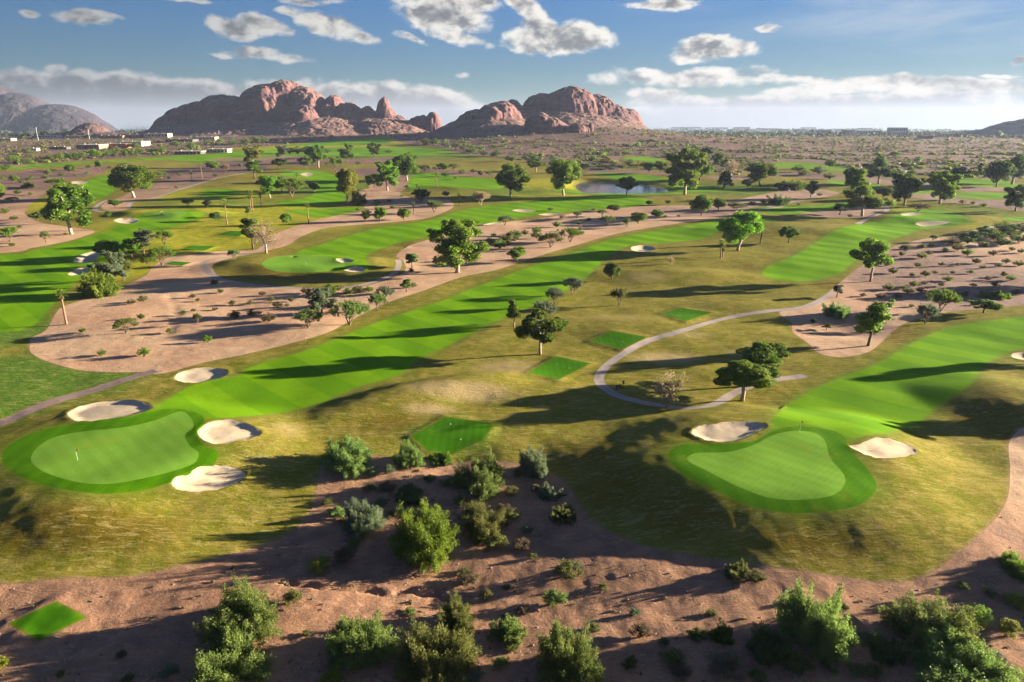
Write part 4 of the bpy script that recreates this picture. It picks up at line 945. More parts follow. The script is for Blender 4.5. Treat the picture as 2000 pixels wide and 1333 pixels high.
('mesquite_tree','slender',1,1614,645,632,14,'olive','dbark','tiny sapling on the small sand wedge, right one'),
('mesquite_tree','mesquite',0,1822,472,459,14,'palo','dbark','tiny tree below the right upper bunker'),
('mesquite_tree','mesquite',1,1766,497,478,20,'grey','dbark','thin grey tree right of the white trunked tree on the right'),
('bare_tree','bare',1,1310,516,499,16,'tan','dbark','tiny bare tree in open rough below the small bunker'),
# middle strip
('mesquite_tree','mesquite',0,986,440,421,28,'grey','dbark','pale umbrella tree beside the two thin white bunkers'),
('bare_tree','bare',0,1097,430,416,14,'tan','dbark','tiny bare tree on the middle sand strip'),
('bare_tree','bare',1,1134,452,440,12,'brown','dbark','tiny reddish bare tree on the middle sand strip'),
('mesquite_tree','round',0,1246,437,415,32,'mid','dbark','round green bush tree in the middle sand strip'),
('mesquite_tree','round',1,1282,428,410,24,'dark','dbark','dark round tree in the middle sand strip'),
('mesquite_tree','mesquite',2,1224,444,427,18,'mid','dbark','small leaning tree left of the round green bush tree'),
('mesquite_tree','mesquite',1,1186,438,422,30,'palo','dbark','pale low tree near the centre of the middle sand strip'),
('acacia_tree','round',2,1199,413,400,24,'dark','dbark','dark shrub tree above the middle sand strip'),
('mesquite_tree','mesquite',0,1176,423,410,18,'olive','dbark','small olive tree left of the dark shrub tree'),
('mesquite_tree','mesquite',1,1127,427,413,18,'grey','dbark','small grey tree beside the long white bunker'),
('acacia_tree','round',0,1268,401,392,13,'dark','dbark','tiny dark tree on the fairway edge above the sand strip'),
('acacia_tree','round',1,1306,400,391,12,'mid','dbark','tiny green tree on the fairway edge, right of the tiny dark one'),
('mesquite_tree','mesquite',2,830,345-6,322,18,'grey','dbark','small grey tree on far dirt in the centre'),
('mesquite_tree','mesquite',0,885,335,320,26,'olive','dbark','olive shrub tree on far dirt right of the small dark tree'),
('acacia_tree','round',2,938,345,333,10,'yel','dbark','tiny yellow green tree left of the dark round tree'),
('mesquite_tree','mesquite',1,955,345,335,12,'palo','dbark','tiny pale tree left of the dark round tree, nearer to it'),
# foreground wash
('mesquite_tree','fine',0,682,925,850,118,'palo','dbark','leaning mesquite with pale canopy and dark bent trunks at the left of the wash'),
('mesquite_tree','fine',1,803,915,857,68,'palo','dbark','feathery pale tree with slanting trunk beside the shaded tee'),
('mesquite_tree','fine',2,945,968,882,122,'sage','dbark','wide dark green mesquite in the centre of the wash'),
('palo_verde_tree','fine',0,1040,935,860,62,'grey','bark','spiky grey green tree with white forked trunk at the wash edge'),
('desert_bush','bush',0,1078,980,942,52,'grey','dbark','silvery round bush right of the white trunked wash tree'),
('desert_bush','bush',1,1098,1022,982,58,'olive','dbark','olive green rounded bush below the silvery one'),
('desert_bush','fine',1,712,1048,965,84,'grey','dbark','grey olive shrub left of the biggest bright bush'),
('desert_bush','scrub',0,657,1022,980,38,'palo','dbark','small pale green shrub at the left of the wash'),
('desert_bush','fine',0,832,1104,973,156,'mid','dbark','biggest bright green bush in the centre of the wash'),
('desert_bush','fine',2,938,1056,980,112,'olive','dbark','mixed olive bush touching the right of the biggest bright one'),
('desert_bush','scrub',1,625,1122,1082,56,'yel','dbark','small yellow green bush left of a dark one below the wash'),
('desert_bush','scrub',2,678,1108,1060,52,'brown','dbark','small dark brownish bush right of the yellow green one'),
('desert_bush','scrub',0,966,1082,1036,56,'olive','dbark','thin yellowish shrub below the mixed olive bush'),
('desert_bush','scrub',1,1018,1078,1050,44,'brown','dbark','low dark shrub right of the thin yellowish one'),
('desert_bush','scrub',2,1112,1138,1088,64,'olive','dbark','scraggly olive shrub on the gravel below the wash'),
('desert_bush','scrub',0,1086,1190,1148,56,'palo','dbark','light green ball shaped shrub on the gravel'),
('desert_bush','scrub',1,914,1150,1114,52,'brown','dbark','brownish thin shrub left of a gravel hollow'),
('desert_bush','scrub',2,950,1180,1144,30,'olive','dbark','tiny upright shrub in the gravel hollow'),
('desert_bush','bush',0,800,990,955,74,'blue','dbark','dark bush in shade above the biggest bright bush'),
('desert_bush','fine',1,490,1262,1137,166,'sage','dbark','dark green tree sized bush with bare twigs inside, lower left'),
('desert_bush','fine',2,446,1362,1238,172,'sage','dbark','large round bush cut by the bottom edge, lower left'),
('desert_bush','fine',0,705,1306,1198,146,'sage','dbark','bright green bush of two lobes at the bottom, left of centre'),
('desert_bush','fine',1,853,1345,1205,176,'olive','dbark','large dull olive grey thicket at the bottom centre'),
('desert_bush','fine',2,895,1238,1162,86,'olive','dbark','olive shrub rising behind the dull thicket'),
('desert_bush','bush',1,990,1262,1203,78,'palo','dbark','small bright two lobed bush right of the dull thicket'),
('desert_bush','fine',0,1105,1352,1200,134,'sage','dbark','tall green feathery bush at the bottom, right of centre'),
('desert_bush','fine',2,1580,1290,1122,148,'palo','dbark','tall pale green bush, largest at the lower right'),
('desert_bush','fine',1,1500,1298,1218,92,'blue','dbark','dark bush touching the left of the tall pale one'),
('desert_bush','fine',0,1818,1290,1163,172,'sage','dbark','large round green bush in the lower right'),
('desert_bush','bush',2,1728,1300,1238,76,'blue','dbark','dark bush touching the left of the large round one, lower right'),
('desert_bush','fine',1,1868,1370,1283,230,'palo','dbark','wide pale bush cut by the bottom edge at lower right'),
('desert_bush','fine',2,1978,1128,1078,72,'mid','dbark','dark bush at the right edge beside the turf bank'),
('desert_bush','scrub',0,1986,1195,1155,66,'yel','dbark','yellowish bush at the right edge'),
('desert_bush','scrub',1,1906,1225,1178,62,'mid','dbark','green shrub behind the large round bush, lower right'),
('desert_bush','scrub',2,1970,1255,1202,50,'yel','dbark','yellow green upright shrub near the lower right edge'),
('desert_bush','bush',0,1436,1137,1094,56,'olive','dbark','olive bush below the turf bank, left of a thin pair'),
('desert_bush','scrub',1,1472,1142,1110,48,'olive','dbark','thin olive shrub touching the olive bush below the turf bank'),
('desert_bush','bush',1,1411,1258,1216,52,'dark','dbark','small dark green ball bush at the lower right centre'),
('desert_bush','scrub',2,1425,1335,1280,90,'brown','dbark','brown dry shrub at the bottom right of centre'),
('desert_bush','scrub',0,1556,1330,1270,70,'olive','dbark','olive upright shrub below the tall pale bush'),
('desert_bush','scrub',1,1670,1325,1295,44,'olive','dbark','small olive shrub at the bottom between two large bushes'),
('desert_bush','scrub',2,1250,1255,1216,48,'brown','dbark','faint dry shrub on gravel right of the feathery bush'),
('desert_bush','scrub',0,1310,1310,1270,60,'olive','dbark','low dark shrub on shaded gravel at the bottom'),
('desert_bush','scrub',1,4,1312,1275,34,'yel','dbark','yellow green shrub at the lower left corner'),
('desert_bush','scrub',2,576,1190,1148,48,'olive','dbark','thin see through shrub right of the dark tree sized bush'),
('desert_bush','scrub',0,925,1345,1300,50,'grey','dbark','small grey shrub at the bottom edge beside the feathery bush'),
('desert_bush','scrub',1,650,1345,1318,60,'yel','dbark','low bright shrub cut by the bottom edge'),
('desert_bush','scrub',1,1360,1255,1228,44,'dark','dbark','small dark twiggy shrub left of the dark ball bush'),
('desert_bush','bush',2,862,910,880,50,'dark','dbark','dark shrub at the near edge of the shaded tee'),
('desert_bush','scrub',2,728,932,905,36,'grey','dbark','small grey shrub under the leaning mesquite'),
('desert_bush','scrub',0,762,930,900,32,'grey','dbark','small grey shrub between the leaning mesquite and the feathery tree'),
('desert_bush','scrub',1,940,1010,985,50,'brown','dbark','low brown shrub at the foot of the central mesquite'),
# off to the right, out of view, but their long shadows reach the fairway
('shade_tree','tall',0,2110,702,625,60,'mid','bark','tall tree standing beside the right fairway'),
('shade_tree','tall',2,2165,800,715,90,'mid','bark','tall tree at the edge of the dark right slope'),
('shade_tree','round',0,2100,560,490,80,'dark','bark','round tree in the right desert'),
('desert_bush','fine',2,2120,1190,1080,150,'mid','dbark','large bush at the lower right beyond the slope'),
]
for row in T:
    nm,kind,var,px,py,top,wpx,leaf,bark,lab=row
    if kind=='fine' and py-top<90: kind='bush' if wpx>100 and False else kind
    put(nm,kind,var,px,py,top,wpx,leaf,lab,bark,'bush' if kind in('bush','scrub') or nm in('desert_bush','bush_clump') else 'tree')
print('trees',time.time()-T0)
for i,(px,py,top,lab) in enumerate([(130,634,570,'stout palm with brown trunk at the left edge of the sand patch'),(444,440,392,'leftmost of the tall palms in the yellow rough'),
 (494,412,375,'tallest palm of the pair in the yellow rough'),(490,411,382,'shorter palm of the touching pair in the yellow rough'),(510,402,379,'small palm right of the touching pair'),
 (603,437,397,'lone tall palm at the edge of the upper dirt'),(582,362,339,'palm in front of the far centre left green'),(375,353,335,'short dark palm on the far left dirt'),
 (395,349,321,'taller palm on the far left dirt'),(853,365,337,'slim palm on the fairway left of the two big round trees'),(898,403,377,'bare trunked palm left of the tan dry tree'),
 (1485,476,440,'small palm on the ridge right of the lime green tree'),(1407,505,471,'taller palm of the small pair below the lime green tree'),(1411,502,482,'shorter palm of the small pair below the lime green tree'),
 (1246,335,315,'thin palm behind the pond'),(815,380,360,'thin palm on shaded dirt left of the slim fairway palm'),(808,418,397,'short palm stump crown on the upper dirt')]):
    palm(px,py,top,i,lab)
# ------------------------------------------------------------------ small desert shrubs, individuals that share a patch
def shrub_patch(L,label,group,leafs,h=.7):
    for i,q in enumerate(L):
        px,py,w=q[:3]; x,y,t=at1(px,py); W=w*t/F*.9
        plant('creosote_shrub','scrub',i%3,x,y,W*h,W,leafs[i%len(leafs)],'dbark',label,'shrub',group)
shrub_patch([(280,590,20),(257,595,18),(430,573,14),(420,556,16),(513,578,15),(455,597,17),(488,596,14),(420,607,12),(360,616,16),(378,609,10),(458,622,26),(493,617,22),(542,601,20),(525,629,30),(376,583,14),(387,590,12),(507,614,12),(530,590,16),(568,590,14),(600,573,22),(560,600,12)],
 'dry olive desert shrub on the left sand patch','shrubs on the left sand patch',['olive','brown','olive'])
shrub_patch([(275,624,16),(161,650,15),(332,651,15),(406,669,20),(199,695,18),(282,697,26)],'dark green rounded shrub near the lower edge of the left sand patch','green shrubs at the lower edge of the left sand patch',['dark','mid'],.8)
shrub_patch([(645,577,40),(700,572,26),(680,575,24),(662,568,20),(720,570,20)],'dark low bush in the row above the umbrella shaped tree','bushes above the umbrella tree',['dark','olive'],.6)
shrub_patch([(1026,460,18),(1048,456,22),(1088,444,20),(992,478,40),(976,486,32),(956,478,24),(1048,466,22),(964,462,12),(1012,468,28),(940,486,24),(1004,462,22),(806,562,18),(803,532,14),(855,512,12)],
 'olive bush on the sand strip right of the tall open eucalyptus','bushes right of the tall open eucalyptus',['olive','dark','palo'],.65)
r=np.random.default_rng(11); L=[]
D6=REG[6][1]
rows=[(1745,535,22),(1800,505,22),(1790,522,18),(1815,498,16),(1735,566,22),(1765,566,14),(1685,580,14),(1720,583,20),(1752,582,18),(1785,560,20),(1772,573,22),(1800,572,22),(1808,540,20),(1850,550,22),(1840,560,16),(1838,520,14),(1870,490,26),(1890,500,24),(1905,515,20),(1860,478,26),(1880,470,28),(1845,492,16),(1922,482,20),(1940,500,20),(1960,540,18),(1975,548,20),(1945,560,18),(1930,548,16),(1900,560,14),(1895,535,14),(1870,520,12),(1860,535,12),(1825,535,12),(1780,540,14),(1805,556,14),(1830,575,16),(1885,580,20),(1990,520,22),(1965,515,18),(1985,575,18),(1920,525,14),(1950,522,14),(1760,500,16),(1775,488,18),(1800,486,18),(1820,482,14),(1845,475,14),(1730,520,10),(1740,600,14),(1700,610,12),(1905,597,12),(1860,590,14),(1780,600,12),(1995,495,16),(1975,490,14),(1952,478,16)]
shrub_patch(rows,'small olive shrub scattered over the right hand desert','shrubs of the right hand desert',['olive','mid','olive','brown'],.6)
shrub_patch([(1905,470,40),(1940,468,44),(1975,462,50),(1925,458,36),(1960,452,44),(1995,455,44),(1890,476,30),(1990,474,40),(1955,480,36)],'dark green bush in the dense thicket at the right edge','thicket bushes at the right edge',['blue','dark','blue'],.5)
L=[(px,py,w) for px,py,w in [(10,418,20),(28,430,16),(40,446,12),(60,352,14),(88,350,16),(35,380,16),(92,342,18),(120,345,14),(175,330,14),(170,342,12),(8,372,14),(42,358,12),(60,382,12),(105,335,12),(215,330,10),(5,352,12),(148,345,10),(22,482,14),(128,460,10)]]
shrub_patch(L,'green shrub dotted over the far left dirt','shrubs on the far left dirt',['mid','olive','dark'],.6)
L=[(720,418,14),(768,408,14),(700,402,20),(735,400,18),(760,395,10),(700,412,12),(820,372,14),(785,385,10),(845,400,10),(905,388,8),(870,345,18),(905,340,18),(925,338,14),(890,350,10),(820,332,18),(850,332,12),(1075,412,12),(1150,432,12),(1130,440,14),(1160,412,10),(1218,430,8),(1090,452,8),(1325,424,8),(1300,425,8),(1360,410,14),(1470,400,14),(1455,405,10),(1490,398,14),(1600,383,12),(1560,402,10),(1755,395,12),(1845,392,24),(1880,398,14),(1900,400,12),(1920,404,14),(1720,378,20),(1660,425,12),(1700,392,18),(440,330,14),(470,326,12),(500,322,14),(350,344,12),(330,350,10),(346,368,10),(420,346,12),(560,318,12),(640,322,12),(760,318,12),(700,322,12),(590,320,10)]
shrub_patch(L,'small shrub on the bare ground between the far fairways','shrubs between the far fairways',['olive','mid','dark','palo'],.6)
shrub_patch([(px,py,w) for px,py,w in [(28,318,30),(52,320,20),(95,314,22),(118,312,26),(140,311,26),(160,311,30),(185,309,34),(205,308,30),(228,306,34),(252,304,26),(268,302,24),(300,300,22),(318,300,26),(262,290,26),(345,287,24),(376,292,26),(57,301,16),(480,282,24),(500,280,26),(455,284,20),(520,279,22),(430,280,18)]],
 'dark green bushy tree in the belt between the far fairway and the buildings','trees of the belt below the buildings',['mid','dark','sage'],.55)
shrub_patch([(566,301,24),(582,301,30),(600,301,30),(640,300,18),(760,300,16),(830,282,24),(850,284,26),(870,287,22),(890,290,24),(905,294,22),(920,300,24),(945,305,22),(970,306,24),(1000,316,26),(1040,312,20),(1080,316,24),(1120,322,20),(1180,320,22),(1230,325,26),(1215,330,22),(1256,327,20),(1440,332,26),(1560,336,26),(1600,340,30),(1570,345,24),(1620,350,26),(1500,345,30)],
 'grey green bush in the row along the upper edge of the course','bushes along the upper edge of the course',['sage','olive','dark','grey'],.55)
shrub_patch([(px,py,w) for px,py,w in [(640,985,26),(672,1020,22),(690,1065,30),(720,960,30),(745,985,26),(770,1010,30),(760,960,40),(900,985,34),(1000,1010,36),(1030,1040,26),(1000,965,30),(1050,960,28),(870,950,30),(840,940,26),(780,1045,24),(1010,930,26),(985,1000,34),(820,965,24),(1040,1090,20),(1130,1110,22),(905,1120,24),(880,1200,20),(990,1150,18),(1180,1150,22),(1240,1200,24),(1160,1230,26),(1020,1200,30),(980,1300,36),(1000,1270,26),(1300,1260,28),(1230,1300,36),(1330,1320,44),(1480,1330,40),(1620,1310,34),(1690,1250,30),(1710,1320,44),(770,1270,30),(800,1200,26),(600,1240,22),(330,1320,40),(250,1330,26),(240,1280,22),(120,1320,22),(1390,1200,22),(1550,1180,24),(1650,1190,22),(1760,1180,26),(1880,1150,26),(1930,1160,28),(1940,1290,40),(1900,1260,30)]],
 'little dry shrub among the large bushes of the foreground wash','little shrubs of the foreground wash',['olive','brown','sage','olive','grey'],.55)
print('shrubs',time.time()-T0)
# ------------------------------------------------------------------ far scrub and wooded plain (uncountable: one object each)
def scatter(name,N,d0,d1,a0,a1,size,leaf,cards,lab,cond=None,seed=1,flat_=.6,bias=1.):
    r=np.random.default_rng(seed); d=np.exp(r.uniform(np.log(d0),np.log(d1),N*2)) if bias==1 else r.uniform(d0,d1,N*2); a=r.uniform(R(a0),R(a1),N*2)
    x,y=np.sin(a)*d,np.cos(a)*d; k=fbm(x/90,y/60,3,21)+r.uniform(-.35,.5,len(x))>0
    for W in (REG[0][1],): k&=sdf(x,y,W,5.)>3
    if cond is not None:k&=cond(x,y)
    x,y=x[k][:N],y[k][:N]; n=len(x); z=height(x,y); s=size*r.lognormal(0,.4,n)*(1+d[k][:N]/d1*.5 if bias==1 else 1)
    c=np.repeat(np.stack([x,y,z],1),cards,0); S=np.repeat(s,cards)
    dd=r.normal(size=(n*cards,3)); dd/=np.linalg.norm(dd,axis=1)[:,None]; dd[:,2]=np.abs(dd[:,2])*flat_
    p=c+dd*(S*.75)[:,None]; nr=dd+r.normal(size=dd.shape)*.5; nr/=np.linalg.norm(nr,axis=1)[:,None]
    u=np.cross(nr,r.normal(size=nr.shape)); u/=np.linalg.norm(u,axis=1)[:,None]; v=np.cross(nr,u); h=(S*.42)[:,None]
    V=np.stack([p-u*h,p-v*h,p+u*h,p+v*h],1).reshape(-1,3)
    o=mesh_obj(name,V,np.arange(len(V)).reshape(-1,4),M['leaf_'+leaf],False,attrs={'tint':np.repeat(r.random(n),cards*4)})
    return tag(o,lab,kind='stuff')
scatter('desert_scrub',22000,430,2600,-46,46,1.8,'olive',14,'low olive scrub covering the far desert plain',seed=2)
scatter('dry_brush',9000,430,2600,-46,46,1.3,'brown',10,'dry brown brush mixed into the far desert',seed=5)
scatter('green_scrub',1500,480,1500,-46,46,2.6,'mid',18,'greener bushes at the edge of the far desert',seed=3)
scatter('foreground_weeds',500,60,125,-44,44,.17,'brown',10,'dry weeds dotted over the foreground gravel',seed=9,flat_=.9)
scatter('far_woodland',5200,2700,9000,-46,-14,6,'fardk',8,'dark trees of the wooded plain at the far left',seed=4,flat_=.8)
scatter('far_treetops',6000,2500,9000,2,46,6,'fardk',8,'dark treetops of the town beyond the desert at the far right',seed=6,flat_=.8)
def rocks():
    r=np.random.default_rng(4); mb=MB(); N=900; a=r.uniform(R(-42),R(42),N); d=r.uniform(62,125,N)
    for i in range(N):
        x,y=math.sin(a[i])*d[i],math.cos(a[i])*d[i]
        z=0; s=.05+.13*r.random()**3; mb_pts.append((x,y,s))
mb_pts=[]; rocks(); A=np.array(mb_pts); k=sdf(A[:,0],A[:,1],REG[0][1],3.)>.5; A=A[k]; zz=height(A[:,0],A[:,1]); mb=MB(); r=np.random.default_rng(8)
OC=[(1,0,0),(0,1,0),(-1,0,0),(0,-1,0),(0,0,1),(0,0,-1)]; OF=[(0,1,4),(1,2,4),(2,3,4),(3,0,4),(1,0,5),(2,1,5),(3,2,5),(0,3,5)]
for (x,y,s),z in zip(A,zz): mb.add([(x+v[0]*s*r.uniform(.6,1.3),y+v[1]*s*r.uniform(.6,1.3),z+.05+v[2]*s*r.uniform(.4,.9)) for v in OC],OF)
M['stone']=m_simple('gravel_stone',(.38,.26,.19),(.22,.13,.10),3,.95,.2)
tag(mb.build('gravel',M['stone']),'loose stones on the foreground dirt',kind='stuff')
# ------------------------------------------------------------------ buttes
def elz(py,D): return CAMH-D*math.tan(PIT+math.atan((py-666.5)/F))
def butte(name,D0,domes,label,step=3.2,seed=0,K=1.):
    xs=[];ys=[]
    dm=[]
    for px,hw,top,dD,dep,pw in domes:
        D=D0+dD; x=(px-1000)/F*D/ (CP*1.0+.0)  # depth ~ D*cos
        # exact: depth along axis for a point at range y=D, height z
        z=elz(top,D); t=D*CP-(z-CAMH)*SP; x=(px-1000)/F*t; w=hw/F*t; dm.append((x,D,w,dep if dep else w,z,pw))
    x0=min(d[0]-d[2]*1.25 for d in dm)-20;x1=max(d[0]+d[2]*1.25 for d in dm)+20;y0=min(d[1]-d[3]*1.25 for d in dm)-20;y1=max(d[1]+d[3]*1.25 for d in dm)+20
    gx=np.arange(x0,x1,step);gy=np.arange(y0,y1,step); X,Y=np.meshgrid(gx,gy); X0,Y0=X,Y
    wx=X+5*fbm(X/60,Y/60,4,seed)+1.2*fbm(X/14,Y/14,3,seed+3); wy=Y+10*fbm(X/60,Y/60,4,seed+5)+2.*fbm(X/14,Y/14,3,seed+8)
    g=height(X,Y); H=np.full(X.shape,-1.)
    for x,y,w,dp,z,pw in dm:
        r=np.sqrt(((wx-x)/w)**2+((wy-y)/dp)**2); base=h1(x,y); q=np.clip(1-r**2.3,0,1)**pw
        H=np.maximum(H,(z-base)*q-(r>1)*20*(r-1))
    rid=1-np.abs(fbm(X/38,Y/38,4,seed+2)); 
    Z=g+H
    n3=fbm(X/26,Y/26,5,seed+11); cre=np.abs(pn(X/46+.6*n3,Y/60,seed+13))
    amp=np.clip(H/40,0,1)
    Z=Z+amp*(3.2*n3-6*(1-sst(0,.09,cre)))*K+amp*.8*fbm(X/9,Y/9,3,seed+17)*K
    # horizontal bedding: ledges
    L=11+2*pn(X/90,Y/90,seed+1); f=(Z+4*n3)/L; Z=np.where(H>6,Z*.85+.15*((np.floor(f)+sst(.25,.8,f-np.floor(f)))*L-4*n3),Z)
    Z=np.where(H<0,g+np.maximum(H,-12)*1.0-1,Z)
    ny,nx=X.shape; idx=np.arange(nx*ny).reshape(ny,nx); Fq=np.stack([idx[:-1,:-1],idx[:-1,1:],idx[1:,1:],idx[1:,:-1]],-1).reshape(-1,4)
    keep=(Z-g).ravel()[Fq].max(1)>-6; Fq=Fq[keep]
    u,inv=np.unique(Fq,return_inverse=True); V=np.stack([X.ravel(),Y.ravel(),Z.ravel()],1)[u]
    o=mesh_obj(name,V,inv.reshape(Fq.shape),M['rock'],False); return tag(o,label,kind='structure')
butte('rocky_butte',2100,[(400,118,199,0,90,.9),(385,40,199,-10,60,.6),(425,62,186,10,100,.6),(446,48,187,20,90,.55),(470,50,196,0,90,.6),(524,64,164,0,115,.36),(556,50,157,10,100,.40),(592,50,170,0,95,.5),(612,30,180,-20,80,.6),(480,230,230,-20,200,1.1),(630,150,222,-40,200,1.2),(480,50,215,-90,60,.8),(590,55,205,-85,70,.8)],'long red rock butte, its sunlit right flank facing the course',seed=1)
butte('rocky_butte',2080,[(651,30,187,0,60,.55),(682,34,201,-20,60,.6),(700,26,216,-20,50,.6),(640,26,205,-40,50,.7)],'pair of rounded red rocks right of the longest butte',2.6,seed=3)
butte('rocky_butte',2060,[(717,22,209,0,40,.5),(749,17,190,0,24,.30),(752,30,206,0,40,.6),(760,48,222,0,60,.8),(740,110,229,-10,140,1.2)],'pointed rock spire between the rounded rocks and the low outcrop',2.,seed=4)
butte('rocky_butte',2040,[(820,28,226,0,34,.6),(845,17,219,0,30,.4),(800,26,236,0,30,.8)],'low red outcrop in the gap between the two groups of buttes',2.,seed=6)
butte('rocky_butte',1720,[(930,48,215,-10,80,.62),(962,40,203,-20,80,.5),(974,52,199,0,90,.7),(945,110,226,-10,170,1.2)],'rounded red butte at the left end of the right hand group',2.6,seed=7)
butte('rocky_butte',1900,[(1004,26,195,0,60,.5),(1012,42,205,-20,70,.8),(1060,46,184,20,90,.4),(1085,46,188,20,90,.5),(1115,74,172,0,110,.55),(1125,70,176,0,100,.7),(1160,66,186,0,90,.8),(1195,56,204,0,80,.9),(1222,44,212,30,80,.8),(1090,200,223,-20,210,1.2),(1200,75,227,0,150,1.2)],'largest smooth domed red butte of the right hand group',3.,seed=9)
butte('rocky_butte',1580,[(1052,30,221,0,40,.5),(1078,28,228,0,36,.6),(1090,24,236,0,34,.6)],'small jagged red rock in front of the largest domed butte',1.6,seed=12)
butte('rocky_butte',1560,[(1128,22,240,0,26,.5),(1140,14,243,0,20,.5)],'low dark rock ledge on the slope under the domed butte',1.4,seed=14)
butte('rocky_butte',1555,[(1155,4.5,240,0,6,.3)],'tiny upright rock pillar on the slope under the domed butte',.8,seed=15,K=.1)
M['hillrock']=m_rock('hill_rock'); 
def hill(name,D,domes,lab,step,seed,c):
    m=m_simple('far_hill_'+str(seed),c,tuple(k*.6 for k in c),.01,.95,1.,30.,.42,.6); 
    sv=M['rock']; M['rock']=m; butte(name,D,domes,lab,step,seed,.6); M['rock']=sv
hill('hill',4600,[(-70,170,158,0,500,1.),(35,95,182,-60,300,1.3),(110,110,204,-60,300,1.3),(-200,200,150,0,600,.9)],'long brown mountain on the horizon at far left',16,21,(.034,.026,.036))  # colour darkened to hold the cloud shade lying on this mountain
hill('hill',2300,[(176,42,240,0,60,.9),(176,90,256,0,100,1.2)],'small dark conical hill in front of the far left woodland',4,23,(.085,.045,.042))
hill('hill',2600,[(2040,120,230,0,200,1.0),(2120,130,208,0,220,1.0),(1965,110,252,0,160,1.2)],'dark bluish hill at the right edge of the desert',7,25,(.055,.052,.062))
print('buttes',time.time()-T0)
# ------------------------------------------------------------------ buildings
def flatm(n,c,r=.8,spec=.3,met=0): 
    return m_simple(n,c,tuple(k*.82 for k in c),1.5,r,.1,.02,.4,.65,spec,met)
M['b_red']=flatm('red_brick_wall',(.33,.10,.06)); M['b_tan']=flatm('tan_wall',(.50,.38,.24)); M['b_white']=flatm('white_wall',(.46,.42,.36)); M['b_roof']=flatm('pale_roof',(.36,.31,.26)); M['b_glass']=flatm('dark_window',(.03,.035,.045),.15,.8); M['b_dark']=flatm('dark_roof',(.07,.065,.07)); M['b_brown']=flatm('brown_wall',(.22,.13,.09)); M['steel']=flatm('grey_steel',(.35,.35,.35),.5,.5); M['b_yel']=flatm('cream_wall',(.55,.46,.27)); M['black']=flatm('black_plastic',(.03,.03,.03),.5,.4); M['white']=flatm('white_paint',(.75,.75,.72),.4,.4); M['flagc']=flatm('yellow_flag',(.7,.55,.05),.6,.3); M['wood']=flatm('brown_wood',(.10,.055,.03))
def building(name,px,py,wpx,hm,dep,wall,roof,label,rz=0.,nwin=8,porch=False,floors=1,cat='building',par=.5):
    x,y,t=at1(px,py); W=wpx*t/F; z=h1(x,y)-.3; root=empty(name,(x,y+dep/2,z),rz); d2=dep/2
    w=MB(); w.box((0,0,hm/2),(W,dep,hm)); w.build('wall',M[wall],root)
    rf=MB(); o=1.6 if porch else .25
    rf.box((0,-(o-.25),hm+par/2),(W+2*o,dep+2*o,par)); rf.build('roof',M[roof],root)
    for u in range(max(1,int(W/16))):
        ac=MB(); ac.box((-W/2+8+u*16,(u%3-1)*dep*.2,hm+par+.6),(2.2,2.,1.2)); ac.build('roof_unit',M['b_roof'],root)
    fh=hm/floors
    for f in range(floors):
        for i in range(nwin):
            g=MB(); cx=-W/2+(i+.5)*W/nwin; 
            g.box((cx,-d2-.04,f*fh+fh*.52),(W/nwin*.55,.12,fh*.42)); fr=g.build('window',M['b_glass'],root)
    dr=MB(); dr.box((W*.06 if nwin%2==0 else W/nwin*.5,-d2-.09,1.25),(1.6,.14,2.5)); dr.build('door',M['b_brown'],root)
    if porch:
        for i in range(8): p=MB(); p.tube([(-W/2+.6+i*(W-1.2)/7,-d2-1.4,0),(-W/2+.6+i*(W-1.2)/7,-d2-1.4,hm)],[.22,.22],8); p.build('column',M['b_tan'],root)
    return tag(root,label,cat)
building('school_building',172,292,44,8,40,'b_brown','b_white','dark fronted long school block with white roof at far left',0,9)
building('school_building',222,291,40,9,30,'b_red','b_roof','red brick school wing right of the dark fronted block',.15,5)
building('school_building',252,286,50,9,36,'b_yel','b_roof','cream school hall right of the red brick wing',0,6)
building('shed',63,296,17,5,10,'b_white','b_white','small pale shed left of the school',0,3)
building('covered_shelter',113,292,34,4,14,'b_dark','b_dark','dark flat roofed shelter between the shed and the school',0,5,True)
building('clubhouse',367,302,52,5,18,'b_dark','b_white','long clubhouse with white overhanging roof and columns, left half',0,7,True)
building('clubhouse',424,299,42,6,18,'b_tan','b_white','tan clubhouse wing with white overhanging roof, right half',0,6,True)
building('office_building',90,270,40,7,26,'b_white','b_white','low white building at the foot of the dark conical hill',0,7)
building('office_building',215,271,50,7,20,'b_brown','b_brown','brown low building behind the cream school hall',0,7)
building('office_building',258,270,26,9,24,'b_red','b_roof','small red and cream block behind the school, left of the long tan one',0,4)
building('office_building',305,269,46,10,26,'b_tan','b_roof','long tan hall left of the radio masts',0,7)
building('office_building',350,278,54,6,30,'b_dark','b_dark','dark hip roofed building below the radio masts',0,8,True)
building('office_building',398,274,44,7,24,'b_tan','b_roof','pale tan building at the foot of the longest butte',0,7)
building('warehouse',188,263,54,6,40,'b_white','b_roof','long white warehouse in front of the dark conical hill',0,6)
building('office_building',10,276,24,6,20,'b_yel','b_roof','cream building at the far left edge',0,4)
building('restroom_hut',608,290,18,4,9,'b_brown','b_white','small flat roofed hut in front of the pale far fairway',0,3)
FB=[(1322,250,22,0),(1350,251,40,1),(1400,252,44,2),(1449,254,32,3),(1500,254,36,4),(1528,257,26,5),(1563,257,24,6),(1610,262,26,7),(1658,262,20,8),(1700,262,40,9),(1755,265,32,10),(1812,272,20,11),(1850,268,26,12),(1640,255,22,13),(1580,250,30,14),(1690,254,28,15),(1880,258,24,16)]
